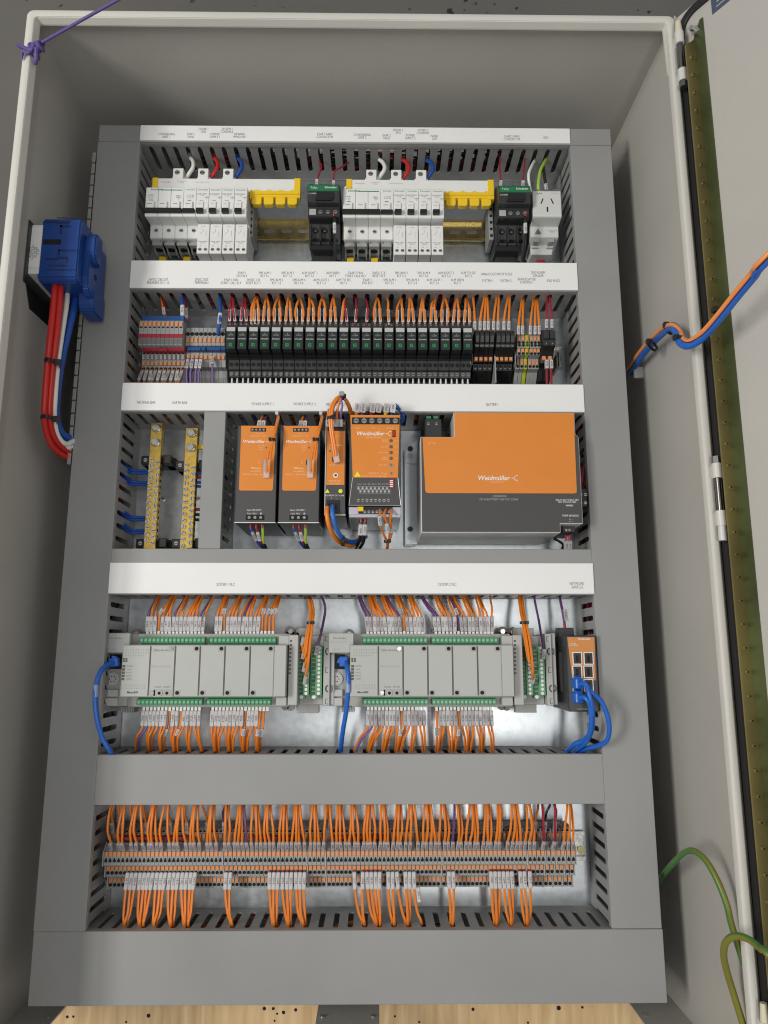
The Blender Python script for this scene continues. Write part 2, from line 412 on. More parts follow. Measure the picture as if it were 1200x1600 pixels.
dL = duct('cable_duct', 'tall vertical grey cable duct on the shaded side, next to the blue isolator', -357.5, XL-.8, -319.5, 690, horizontal=False)
dR = duct('cable_duct', 'tall vertical grey cable duct on the bright side, next to the open door', XR+1, 358.5, -319, 690, horizontal=False)
duct('cable_duct', 'narrow grey cable duct across the very top of the panel', -357, 359, *YD['d1'])
duct('cable_duct', 'horizontal grey cable duct under the white strip between breakers and relays', XL, XR, *YD['d2'])
duct('cable_duct', 'horizontal grey cable duct under the white strip between relays and power supplies', XL, XR, *YD['d3'])
duct('cable_duct', 'horizontal grey cable duct half covered by the white strip above both controllers', XL, XR, *YD['d4'])
duct('cable_duct', 'plain horizontal grey cable duct between the controllers and the long terminal row', XL, XR, *YD['d5'])
duct('cable_duct', 'wide plain grey cable duct along the bottom of the panel', -357, 359.5, *YD['d6'])
duct('cable_duct', 'short vertical grey cable duct between the earth bar and the power supplies', -191.5, -165, 119.6, 297.4, horizontal=False, pitch=16)
# the row of outer duct fingers bent out past the cover on the isolator side
for i in range(26):
    y = 672-17.2*i
    if 18 <= i <= 18: pass
    f = G(); w = 15.2
    f.add([(x,yy,z) for yy in (y-w,y) for x, z in ((-360.2,66),(-359,66),(-361.6,86.4),(-363,86.4))], [(0,1,2,3),(4,7,6,5),(0,4,5,1),(3,2,6,7),(1,5,6,2),(0,3,7,4)])
    f.box(-361.7,-358.4,y-w,y,85.4,86.3)
    f.obj('finger', M['duct'], dL, bev=.4)

# glimpses of the wires lying inside the ducts (nobody could count them)
def fill(name, label, x0, x1, y0, y1, horiz, cols, n, zlo=10, zhi=62):
    g = G()
    for i in range(n):
        a = R.uniform(0,.25); e = R.uniform(.75,1); pts = []
        for k in range(9):
            t = a+(e-a)*k/8
            if horiz: pts.append((x0+(x1-x0)*t, R.uniform(y0+5,y1-5), R.uniform(zlo,zhi)))
            else: pts.append((R.uniform(x0+5,x1-5), y0+(y1-y0)*t, R.uniform(zlo,zhi)))
        g.tube(spline(pts,4), R.choice((1.3,1.5,1.8)), 5, R.randrange(len(cols)))
    g.root(name, [M[c] for c in cols], label, 'wires', kind='stuff', smooth=True, org=((x0+x1)/2,(y0+y1)/2,5))
RB = ['w_red','w_black','w_blue','w_black','w_red']; OR_ = ['w_orange','w_orange_dark','w_red','w_purple','w_orange']
fill('hidden_wires', 'dark red and blue wires glimpsed through the slots of the top cable duct', -290, 295, *YD['d1'], True, RB, 9, 10, 50)
fill('hidden_wires', 'red and orange wires glimpsed through the slots above the relay row', -290, 295, *YD['d2'], True, ['w_red','w_black','w_blue','w_red'], 12)
fill('hidden_wires', 'orange and blue wires glimpsed through the slots above the power supplies', -290, 295, *YD['d3'], True, ['w_orange','w_blue','w_black','w_orange_dark'], 18)
fill('hidden_wires', 'orange wires lying inside the cable duct above the controllers', -290, 295, *YD['d4'], True, OR_, 12)
fill('hidden_wires', 'orange wires lying inside the plain cable duct below the controllers', -290, 295, *YD['d5'], True, OR_, 12)
fill('hidden_wires', 'orange and red wires lying inside the wide bottom cable duct', -340, 340, *YD['d6'], True, OR_, 10)
fill('hidden_wires', 'red, orange and blue wires inside the tall duct beside the isolator', -355, -301, -300, 670, False, RB+OR_, 16)
fill('hidden_wires', 'green, orange and blue wires inside the tall duct beside the door', 304, 356, -300, 670, False, ['w_lime','w_green','w_orange','w_blue','w_red','w_black'], 16)
fill('hidden_wires', 'green and yellow wires inside the short duct beside the earth bar', -189, -167, 125, 290, False, ['w_lime','w_green','w_black'], 8)

# ------------------------------------------------------------------ white engraved label strips
def strip(label, y0, y1, items, x0=XL, x1=XR):
    t = G().box(x0-.6, x1+.6, y0, y1, ZC, ZC+1.6).root('label_strip', M['label'], label, 'label strip', 'white engraved label strips', bev=.3)
    for u, v, s in items:
        x, y = at(u, v, ZC+1.6); text(s, 4.0, (x, y, ZC+1.75), t, M['ink'], wide=.67, bold=-.05, name='lettering')
    return t
strip('narrow white label strip lettered CONDENSING UNIT 1 to GPO along the top', 692.2, 715.6, [
 (260,212,'CONDENSING\nUNIT 1'),(298,212,'EVAP 1\nFANS'),(318,204,'DOOR 1\nGPO'),(336,212,'POWER\nSUPPLY 1'),(355,204,'SYSTEM 1\nCONTROL'),(374,212,'VIEWING\nWINDOW'),
 (507.5,212,'EVAP 1 FANS\nCONTACTOR'),(566,213,'CONDENSING\nUNIT 2'),(604,214,'EVAP 2\nFANS'),(622,205.5,'DOOR 2\nGPO'),(641,214,'POWER\nSUPPLY 2'),(661,206,'SYSTEM 2\nCONTROL'),(679,215,'PANEL\nGPO'),
 (800,215.5,'EVAP 2 FANS\nCONTACTOR'),(853,215.5,'GPO')])
RL = [('EVAP 1 FAN\nSTART CALL RLY',361,1),('EVAP 1\nEVO RLY',378,0),('24VDC C.B.\nRESET RLY 1',396,1),('SMS ALM 1\nRLY 1-1',414,0),('SMS ALM 2\nRLY 1-2',432,1),('SMS ALM 3\nRLY 1-3',449.5,0),('SMS ALM 4\nRLY 1-4',467,1),
 ('ALM LIGHT 1\nRLY 1-1',484,0),('ALM LIGHT 1\nRLY 1-2',502,1),('ALM SIREN\nRLY 1',520,0),('ALM TO SEC\nRLY 1',537,1),('EVAP 2 FAN\nSTART CALL RLY',555.5,0),('EVAP 2\nEVO RLY',574,1),('24VDC C.B.\nRESET RLY',592,0),('SMS ALM 1\nRLY 2-1',609,1),('SMS ALM 2\nRLY 2-2',627,0),
 ('SMS ALM 3\nRLY 2-3',644.5,1),('SMS ALM 4\nRLY 2-4',662,0),('ALM LIGHT 1\nRLY 2-1',679,1),('ALM LIGHT 2\nRLY 2-2',697,0),('ALM SIREN\nRLY 2',714.5,1),('ALM TO SEC\nRLY 2',732,0)]
strip('white label strip lettered 24VDC CIRCUIT BREAKERS to EVD FUSES above the relays', 470, 509.8,
 [(u, 429 if lo==0 else 440, s) for s, u, lo in RL]+[(247,439.5,'24VDC CIRCUIT\nBREAKERS X1/1-10'),(315,439.5,'0VDC DIST\nTERMINALS'),(776,428.5,'ANALOGUE INPUT FUSES'),
 (762,439,'SYSTEM 1'),(790.5,439,'SYSTEM 2'),(841,428.5,'SMS ALARM\nDIALLER'),(823,439,'ANNUCIATOR\nSTATION 1'),(865,439,'EVD FUSES')])
strip('white label strip lettered NEUTRAL BAR, EARTH BAR, POWER SUPPLY and BATTERY', 299, 336.4,
 [(228.5,629,'NEUTRAL BAR'),(281,629.5,'EARTH BAR'),(410.5,631.5,'POWER SUPPLY 1'),(476,631.5,'POWER SUPPLY 2'),(525,632,'REDUNDANCY'),(585,632,'DC UPS'),(769,632.5,'BATTERY')])
strip('white label strip lettered SYSTEM 1 PLC, SYSTEM 2 PLC and NETWORK SWITCH', 63.2, 101.2, [(352.5,913.5,'SYSTEM 1 PLC'),(699,913.5,'SYSTEM 2 PLC'),(901.5,915,'NETWORK\nSWITCH')])

# ------------------------------------------------------------------ DIN rails
def din(label, y, x0, x1, mtl, slots=True):
    g = G(); pf = [(-17.5,7.5),(-17.5,6.3),(-13.6,6.3),(-13.6,.2),(13.6,.2),(13.6,6.3),(17.5,6.3),(17.5,7.5),(12.4,7.5),(12.4,1.4),(-12.4,1.4),(-12.4,7.5)]
    g.prism([(y+a,z) for a, z in pf], x0, x1, ax='x')
    t = g.root('din_rail', M[mtl], label, 'mounting rail', 'metal mounting rails', org=((x0+x1)/2,y,0))
    if slots:
        s = G(); x = x0+12
        while x < x1-12:
            s.prism([(x-7,y-2.6),(x+7,y-2.6),(x+8.6,y),(x+7,y+2.6),(x-7,y+2.6),(x-8.6,y)], 1.3, 1.7); x += 25
        s.obj('slot', M['slot_back'], t)
    return t
M['slot_back'] = mat('slot_back', (.40,.41,.40), .4, .7)
YR1, YR2, YR5 = 606, 410, -249
din('yellow passivated slotted rail behind the breakers and contactors', YR1, -290, 290, 'rail_yellow')
din('steel rail behind the relays, ending by the fuse holders', YR2, -292, 297, 'steel')
din('steel rail carrying the long bottom terminal row', YR5, -294, 296, 'steel')
din('steel rail behind the two controllers and the network switch', -31, -297, 298, 'steel', False)
g = G(); x, y = at(907,1328,2); g.cyl(x,y,1.4,4.6,3,n=14).obj('screw', M['rail_yellow'], [o for o in COL.objects if o.get('label','').startswith('steel rail carrying')][0], smooth=True)

# ------------------------------------------------------------------ wires
def marker_mesh():
    g = G(); g.box(-2,2,-7,7,-2,2); return g.mesh(M['marker'], bev=.7)
MKM = marker_mesh()
g = G(); g.box(-2,2,-7,7,-2,2); MKG = g.mesh(M['marker_grey'], bev=.7)
g = G(); g.cyl(0,-3.5,0,1.5,7,ax='y',n=8); FEW = g.mesh(M['ferrule_white'], smooth=True)
g = G(); g.cyl(0,-3.5,0,1.6,7,ax='y',n=8); FER = g.mesh(M['red'], smooth=True)
NUM = ['0701','1204','0515','24V-1','0V-2','1103','2010','0622','1317','S02-4']
def orient(d, face):
    y = Vector(d).normalized(); z = Vector(face); z = (z-y*z.dot(y)).normalized(); x = y.cross(z)
    return Matrix((x,y,z)).transposed()
def child(name, me, parent, pos, rot, sc=(1,1,1)):
    o = bpy.data.objects.new(name, me); COL.objects.link(o); o.parent = parent; ORG[o] = Vector(pos)
    o.matrix_local = Matrix.Translation((Vector(pos)-ORG[parent])*S) @ rot.to_4x4() @ Matrix.Diagonal((*sc,1))
    return o
WQ = []
def wire(label, group, mtl, pts, r=1.45, mk=None, grey=False, ferr=None, sc=1, cat='wire', name=None, n=6, seg=5):
    """one insulated wire; mk = list of (start, end) points of white marker sleeves. Built later by flush_wires()"""
    WQ.append((label, group, mtl, [Vector(p) for p in pts], r, mk or [], grey, ferr, sc, cat, name or 'wire', n, seg))
def shown(w):
    c = [CAM+(p-CAM)*((84-CAM.z)/(p.z-CAM.z)) for p in w[3] if p.y < 9999]; return sum((a-b).length for a, b in zip(c, c[1:]))*w[4]
def flush_wires(limit=292):
    order = sorted((w for w in WQ if w[10] == 'wire'), key=shown, reverse=True); rest = set(id(w) for w in order[limit:])
    mats = sorted(set(w[2] for w in WQ if id(w) in rest)); g = G(); late = []
    ms = [M[k] for k in mats]+[M['marker'], M['marker_grey'], M['ferrule_white'], M['red']]
    for w in WQ:
        label, group, mtl, pts, r, mk, grey, ferr, sc, cat, name, n, seg = w; path = spline(pts, seg)
        st = id(w) in rest
        if st: g.tube(path, r, n, mats.index(mtl))
        else:
            h = G(); h.tube(path, r, n); o = h.root(name, M[mtl], label, cat, group, smooth=True, org=tuple(pts[0]))
        for a, b in mk:
            a, b = Vector(a), Vector(b); L = (b-a).length; rot = orient(b-a, (0.05,-.12,1)); c = (a+b)/2
            ps = c + rot @ Vector((0,0,2.15*sc))
            if st:
                vs = [c+rot@Vector((x*sc*1.9,y*L/2,z*sc*1.9)) for z in (-1,1) for y in (-1,1) for x in (-1,1)]
                g.add(vs, [(0,2,3,1),(4,5,7,6),(0,1,5,4),(2,6,7,3),(0,4,6,2),(1,3,7,5)], len(mats)+(1 if grey else 0)); late.append((ps, rot))
            else:
                child('marker_sleeve', MKG if grey else MKM, o, c, rot, (sc, L/14, sc))
                TEXTQ.append((R.choice(NUM), 2.6, ps, o, M['ink'], math.pi/2, 'CENTER', 0, 0, 1, rot, 'marker_print'))
        if ferr:
            f, a, d = ferr; rot = orient(d, (0,0,1))
            if st: y = rot@Vector((0,1,0)); g.tube([Vector(a)-y*3.5, Vector(a)+y*3.5], 1.5, 8, len(mats)+(3 if f == 'red' else 2))
            else: child('ferrule', FER if f == 'red' else FEW, o, Vector(a), rot)
    if rest:
        o = g.root('short_wires', ms, 'the shortest orange and dark red control wires with their marker sleeves', 'wires', kind='stuff', smooth=True, org=(0,0,40))
        for ps, rot in late: TEXTQ.append((R.choice(NUM), 2.6, ps, o, M['ink'], math.pi/2, 'CENTER', 0, 0, 1, rot, 'marker_print'))
M['clip_red'] = mat('clip_red', (.40,.02,.035), .4)
# ------------------------------------------------------------------ row 1: breakers, contactors, outlet
def screw(g, x, y, z, r=2.6, m=0, ms=1):
    g.cyl(x, y, z-.8, r, .9, n=10, m=m); g.box(x-r*.8, x+r*.8, y-.4, y+.4, z+.05, z+.3, ms)
BRK = [(564,10),(564,48),(565.5,50),(583,51),(580.5,76),(582,78),(624,78),(625.5,76),(628,56),(644,54),(645,10)]
RC0 = 602.3
def rcbo_set(x0, k, ordn):
    p = 17.5
    w = lambda a: x0+a*p
    # four pole main breaker
    t = thing('circuit_breaker', f'wide white four-pole circuit breaker with one long black toggle bar, {ordn} breaker bank', 'circuit breaker', (w(2),RC0,8), 'white main breakers')
    for i in range(4):
        g = G().prism(BRK, w(i)+.15, w(i+1)-.15, ax='x'); g.obj('pole', M['white'], t, bev=.6)
        s = G(); screw(s, w(i+.5), 575.5, 51.4, 2.8); s.obj('screw', [M['steel'], M['void']], t)
        g = G().box(w(i)+2.5, w(i+1)-4.5, 590.5, 602, 77.5, 80.5); g.obj('toggle', M['white'], t, bev=.5)
        g = G().box(w(i)+1, w(i+1)-2, 558, 563.9, 14, 42).prism([(563.9,46),(554,24),(554,12),(563.9,12)], w(i)+1, w(i)+3.2, ax='x').prism([(563.9,46),(554,24),(554,12),(563.9,12)], w(i+1)-4, w(i+1)-2, ax='x')
        g.obj('terminal_shroud', M['midgrey'], t, bev=.4)
        g = G(); g.cyl(w(i+.45), 557.6, 29, 5.4, .6, ax='y', n=14); g.obj('cable_entry', M['void'], t)
    g = G().box(w(0)-.6, w(3)-.8, 584.2, 590.4, 77.9, 83.5).box(w(3), w(4)-1, 584.4, 590.2, 77.9, 83.2); g.obj('toggle_bar', M['black'], t, bev=.8)
    for i in (0, 2):
        g = G().box(w(i+.5)-5, w(i+.5)+5, 549, 556, 8, 16).box(w(i+.5)-5, w(i+.5)-2.5, 547, 550, 8, 14).box(w(i+.5)+2.5, w(i+.5)+5, 547, 550, 8, 14); g.obj('rail_clip', M['yellow'], t, bev=.6)
    text('Schneider', 3.0, (w(.85), 621, 78.15), t, M['green_print'], bold=.06)
    g = G().box(w(1.15), w(2.85), 619.6, 621, 78.02, 78.14); g.obj('green_line', M['green_print'], t)
    for i, yy in enumerate((612,608.5)): text(('iC60N','C 20')[i], 2.3, (w(.4), yy, 78.15), t, M['print'])
    text('400V~\n6000\n3', 2.2, (w(2.6), 609, 78.15), t, M['print'])
    text('Schneider', 2.2, (w(3.5), 621, 78.15), t, M['green_print']); text('1 3 5 N\n2 4 6 N', 2.3, (w(3.5), 611, 78.15), t, M['print'])
    g = G()
    for i in (0, 3): g.box(w(i+.45)-2.5, w(i+.45)+2.5, 604.2, 605.3, 78.02, 78.2)
    for i in range(4): g.box(w(i+.4)-3.4, w(i+.4)+3, 597.6, 598.4, 80.52, 80.66)
    g.obj('indicator', M['print'], t)
    names = [('second','third','fourth')[0]]
    for j in range(4):
        a = 4+j
        t = thing('residual_breaker', f'narrow white combination breaker with black toggle, {("first","second","third","last")[j]} of four in the {ordn} breaker bank', 'circuit breaker', (w(a+.5),RC0,8), 'narrow white combination breakers')
        G().prism(BRK, w(a)+.15, w(a+1)-.15, ax='x').obj('body', M['white'], t, bev=.6)
        G().box(w(a)+2, w(a)+10.5, 590.5, 602, 77.5, 80.5).obj('toggle', M['white'], t, bev=.5)
        G().box(w(a)+1.5, w(a)+11, 584, 590.4, 77.9, 84).obj('toggle_handle', M['black'], t, bev=.7)
        g = G().cyl(w(a+1)-5.5, 596, 77.6, 5.2, 1.2, n=16); g.obj('test_button', M['white'], t, bev=.3)
        G().box(w(a)+.5, w(a+1)-.5, 532.5, 577.3, 12, 65).obj('earth_leakage_module', M['white'], t, bev=.7)
        s = G(); screw(s, w(a)+4.8, 538.5, 65.5, 2.4); screw(s, w(a)+12.6, 538.5, 65.5, 2.4); s.obj('screw', [M['steel'], M['void']], t)
        g = G().box(w(a)+1, w(a+1)-1, 519, 532.2, 14, 46); g.obj('terminal_shroud', M['midgrey'], t, bev=.4)
        g = G()
        for q in (.28,.72): g.cyl(w(a+q), 518.8, 36, 3.2, .5, ax='y', n=12).cyl(w(a+q), 525, 46, 3.3, .3, n=12)
        g.obj('cable_entry', M['void'], t)
        if j in (1, 2):
            g = G()
            for q in (.28,.72): g.cyl(w(a+q), 508, 38, 1.8, 13, ax='y', n=8)
            g.obj('ferrule', M['w_bright_red'], t, smooth=True)
        text('Schneider', 2.5, (w(a+.5), 621, 78.15), t, M['green_print']); text('iC60 RCBO\nC 16', 2.1, (w(a+.42), 613.5, 78.15), t, M['print'])
        text('6000\n3', 2, (w(a+.82), 608.5, 78.15), t, M['print'])
        text('RCBO', 1.8, (w(a+.5), 573.5, 65.15), t, M['faint']); text('30mA 230V~\ntype A', 1.8, (w(a+.5), 549.5, 65.15), t, M['print']); text('N      1', 2, (w(a+.5), 543.6, 65.15), t, M['print'])
        g = G(); g.box(w(a+.4)-2.6, w(a+.4)+2.6, 604.2, 605.3, 78.02, 78.2).box(w(a)+3, w(a)+8, 597.6, 598.4, 80.52, 80.66)
        g.tube([(w(a)+4,562,65.1),(w(a)+8,566,65.1),(w(a)+8,570,65.1)], .25, 4).tube([(w(a)+12.5,558,65.1),(w(a)+12.5,567,65.1)], .25, 4); g.obj('indicator', M['faint'], t)
    # busbar along the top
    x1 = w(12)+1
    t = thing('distribution_busbar', f'long white distribution busbar with yellow end caps and yellow tooth covers, {ordn} breaker bank', 'busbar', ((x0+x1)/2,636,30), 'white busbars over the breaker banks')
    G().box(x0+9, x1-4, 626.5, 647, 57, 66).box(x0+2, x1-60, 624.8, 640, 52, 62).obj('housing', M['white'], t, bev=.6)
    G().box(x0+4, x0+12, 627, 647.6, 56, 67).obj('end_cap', M['yellow'], t, bev=.6)
    G().box(x1-8, x1+1, 617, 647.6, 56, 67.5).obj('end_cap', M['yellow'], t, bev=.6)
    g = G().box(w(8)+2.5, x1-2, 618.5, 628, 55, 67).box(w(8)+2.5, x1-1, 621.5, 623, 66, 69).box(w(8)+1.5, w(8)+3.5, 615, 629, 55, 68); g.obj('cover_rail', M['yellow'], t, bev=.5)
    for i in range(4):
        xx = w(8)+4.2+i*16.6
        g = G().prism([(xx,619),(xx+13.6,619),(xx+13.6,609.5),(xx+11.5,607.5),(xx+2,607.5),(xx,609.5)], 57, 66); g.obj('tooth_cover', M['yellow'], t, bev=.6)
        G().cyl(xx+6.8, 624.6, 57, 4.8, 10.3, n=14).obj('tooth_dome', M['yellow'], t)
    for i in range(3):
        xx = x0+32+i*35.2
        o = G().box(xx, xx+14.5, 646, 663, 44, 66).box(xx-2, xx+17, 645, 652, 40, 62).obj('feed_terminal', M['white'], t, bev=.6)
        s = G(); screw(s, xx+6, 656, 66.4, 3.6); s.obj('screw', [M['steel'], M['void']], o)
    text('Schneider', 2.6, (x0+23, 641, 66.15), t, M['faint']); text('A9XPH412\n100A', 2, (x0+45, 641, 66.15), t, M['faint']); text('comb busbar 3P+N', 1.8, (x0+74, 641, 66.15), t, M['faint'])
    wl = {0:('thick white wire','w_white'),1:('thick red wire','w_bright_red'),2:('thick blue wire','w_blue')}
    for i in range(3):
        xx = x0+55+i*34.4; n_, m_ = wl[i]
        wire(f'{n_} curving from the {ordn} busbar into the top duct', 'thick feed wires of the busbars', m_, [(xx-12,646,50),(xx-5,655,58),(xx+3,668,60),(xx+1,682,54),(xx-5,694,46),(xx-8,704,40)], 2.8, n=10)
rx0 = X(228,300,78); rx1 = X(536,300,78)
rcbo_set(rx0, 0, 'left-hand'); rcbo_set(rx1, 1, 'middle')

def end_stop(label, x, y0, y1, z, w=7):
    t = G().box(x-w/2, x+w/2, y0, y1, 6, z).root('end_bracket', M['term'], label, 'end bracket', 'grey rail end brackets', bev=.8)
    g = G(); k = 6
    for i in range(k): yy = y0+(y1-y0)*(i+.6)/k; g.box(x-w/4, x+w/4, yy-2, yy+2, z+.02, z+.4)
    g.obj('slot', M['void'], t); return t
end_stop('grey slotted end bracket right of the left-hand breaker bank', X(392,350,44), 571, 634, 44)
end_stop('grey slotted end bracket between the middle breaker bank and the second contactor', X(767,340,42), 570, 632, 42)

def contactor(x0, ordn, k):
    W = 44; x1 = x0+W; c = (x0+x1)/2
    t = thing('contactor', f'black contactor with green top band {ordn}', 'contactor', (c,590,8), 'black contactors with green bands')
    G().prism([(556,8),(552,30),(552,42),(558,49),(584,56),(583,73),(597,75),(598,86),(620,88),(625,86),(640,60),(642,8)], x0, x1, ax='x').obj('body', M['black2'], t, bev=.8)
    G().box(x0+1, x1-1, 613.5, 622.5, 85, 88.8).obj('green_band', M['green_band'], t, bev=.5)
    text('TeSys', 3, (x0+9, 618, 88.95), t, M['white_print']); text('Schneider', 3, (x0+32, 618.6, 88.95), t, M['white_print'], bold=.06); text('LC1D09', 2.2, (x0+7, 609.5, 88.3), t, M['white_print'])
    g = G().box(x0+13, x1-8, 602.5, 612, 87.3, 88.6).box(x0+11, x1-10, 599.6, 602, 86.6, 89.4); g.obj('slide', M['black'], t, bev=.4)
    g = G().box(x0+.4, x1-.4, 583.4, 596.6, 70, 75.4); g.obj('terminal_cover', M['black2'], t, bev=.6)
    G().box(x0+2, x0+11, 585.5, 594.5, 75.4, 75.7).obj('marking_plate', M['faint'], t)
    s = G()
    for i in range(3): screw(s, x0+17.5+i*10.2, 590, 75.9, 2.9)
    s.each('screw', [M['steel'], M['void']], t, per=2)
    g = G()
    for i in range(3): g.cyl(x0+9+i*13, 575, 53, 4, 1.6, n=12).box(x0+5+i*13, x0+14+i*13, 560.5, 564, 48, 52)
    g.obj('terminal_hole', M['void'], t)
    s = G()
    for i in range(3): screw(s, x0+9+i*13, 574, 55.2, 2.2)
    s.each('screw', [M['steel'], M['void']], t, per=2)
    g = G()
    for i in range(3): g.box(x0+2+i*13.4, x0+4+i*13.4, 556, 580, 46, 60)
    g.each('barrier', M['black2'], t, bev=.4)
    G().prism([(x0+5,556),(x1-6,556),(x1-9,545),(x1-12,541),(x0+9,541),(x0+6,545)], 10, 26).cyl(x0+5,544,10,5,14).obj('foot', M['black2'], t, bev=.8)
    return t
M['green_band'] = mat('green_band', (.012,.17,.07), .4)
cx0 = X(480.5,300,86); cx1 = X(779,300,86)
contactor(cx0, 'left of the middle breaker bank', 0); contactor(cx1, 'beside the white power outlet', 1)
for u0, nm, un in ((0,'first','left of the middle breaker bank'),(1,'second','beside the outlet')):
    # coil wires with marker sleeves, and the pair of black wires with a red ferrule
    if u0 == 0: q = [[(495,300,60),(495,283,62),(502,262,60),(500,254,50),(496,240,40)], [(520,300,60),(521,285,62),(523,268,64),(532,262,60),(545,254,48)]]
    else: q = [[(781,300,60),(782.5,285,62),(781,262,60),(781,240,48)], [(816,300,60),(817,285,62),(819,262,60),(821,240,48)]]
    for j, l in enumerate(q):
        pp = [P(*a) for a in l]
        wire(f'{("left","right")[j]} dark red coil wire above the contactor {un}', 'dark red wires above the contactors', 'w_red', pp, 1.3, mk=[(pp[0].lerp(pp[1],.15), pp[0].lerp(pp[1],1.15))], sc=1)
    l = [(522,338,74),(522.6,345,77),(523,366,70),(523,392,62),(523,425,60)] if u0 == 0 else [(821,338,78),(820.5,345,80),(820.5,366,72),(817,392,62),(815,425,60)]
    pp = [P(*a) for a in l]
    wire(f'black wires in a white sleeve under the contactor {un}', 'black wires below the contactors', 'w_black', pp, 1.9, mk=[(pp[1]+Vector((0,-3,0)), P(l[1][0]+.4,365,74))], ferr=('red', pp[0]+Vector((0,1,1)), (0,1,.2)), sc=1.15)
# GPO outlet
gx0, gx1 = X(832,310,75), X(876.5,310,75); gc = (gx0+gx1)/2
t = thing('power_outlet', 'white rail-mounted three-pin power outlet beside the second contactor', 'power outlet', (gc,590,8))
G().prism([(556,10),(566,50),(567,54),(582,55),(584.5,74),(586,76),(624,76),(626,74),(628,10)], gx0, gx1, ax='x').obj('body', M['offwhite'], t, bev=.8)
G().prism([(gx0+1,566),(gx1-3,566),(gx1-7,548),(gx0+3,548)], 10, 40).obj('lower_housing', M['offwhite'], t, bev=.8)
g = G()
for sx, an in ((-1, -.38), (1, .38)):
    c = Vector((gc+sx*7, 608.5, 76.05)); dx, dy = math.sin(an)*4.2, math.cos(an)*4.2
    g.prism([(c.x-dx*sx*sx-.8,c.y+dy),(c.x-dx+.8,c.y+dy),(c.x+dx+.8,c.y-dy),(c.x+dx-.8,c.y-dy)] if sx<0 else [(c.x-dx-.8,c.y+dy),(c.x-dx+.8,c.y+dy),(c.x+dx+.8,c.y-dy),(c.x+dx-.8,c.y-dy)], 76, 76.3)
g.box(gc-1, gc+1, 592, 599.5, 76, 76.3); g.obj('pin_slot', M['void'], t)
g = G()
for i in range(3): g.box(gx0+3+i*13, gx0+8+i*13, 624.5, 626.2, 76.1, 77)
g.obj('vent_slot', M['print'], t)
g = G(); tri = [(gx0+6.5,571.5),(gx0+14.5,571.5),(gx0+10.5,578.5)]
for i in range(3): a, b = tri[i], tri[(i+1)%3]; g.tube([(a[0],a[1],55.2),(b[0],b[1],55.2)], .55, 5)
g.cyl(gx0+10.5,574,55.2,1.8,.6,n=10); g.obj('approval_mark', M['print'], t)
text('clipsal', 2.6, (gx0+9, 620.5, 76.15), t, M['print'], bold=.05); text('10A 250V', 2, (gx1-9, 620.5, 76.15), t, M['faint']); text('AS/NZS 3112\nIP20', 1.9, (gx1-9, 575.5, 55.2), t, M['faint'])
g = G()
for xx in (gx0+5, gx1-14): g.box(xx, xx+8, 561, 566, 40, 52).box(xx-1, xx+8, 556.5, 558, 39.8, 43)
g.obj('latch', M['midgrey'], t, bev=.5)
G().box(gc-6.5, gc+5.5, 544, 553, 12, 26).obj('rail_clip', M['clip_red'], t, bev=.8)
wire('white wire with grey sheen curving down into the power outlet', 'outlet wires', 'w_white', [P(829,300,50),P(826.5,285,56),P(826,272,58),P(830,261,54),P(836,250,44)], 2.2, n=8)
wire('yellow-green wire curving down into the power outlet', 'outlet wires', 'w_lime', [P(842,303,55),P(841,290,60),P(844,268,60),P(850,255,54),P(856,244,44)], 2.3, n=8)
pp = [P(853,300,58),P(852.5,287,62),P(850,270,60),P(849,258,52),P(852,244,42)]
wire('black wire with white sleeve going into the power outlet', 'outlet wires', 'w_black', pp, 2.2, mk=[(P(854,298,60),P(852.5,287,63))], n=8, sc=1.15)
M['screw_dull'] = mat('screw_dull', (.30,.30,.29), .35, .5)
ORD = 'first second third fourth fifth sixth seventh eighth ninth tenth eleventh twelfth thirteenth fourteenth fifteenth sixteenth seventeenth eighteenth nineteenth twentieth twenty-first twenty-second twenty-third twenty-fourth twenty-fifth twenty-sixth twenty-seventh twenty-eighth twenty-ninth thirtieth thirty-first thirty-second last'.split()
# ------------------------------------------------------------------ row 2: relays and terminals
def rows(u, v, z): return P(u, v, z)
M['offwhite2'] = M['midgrey']
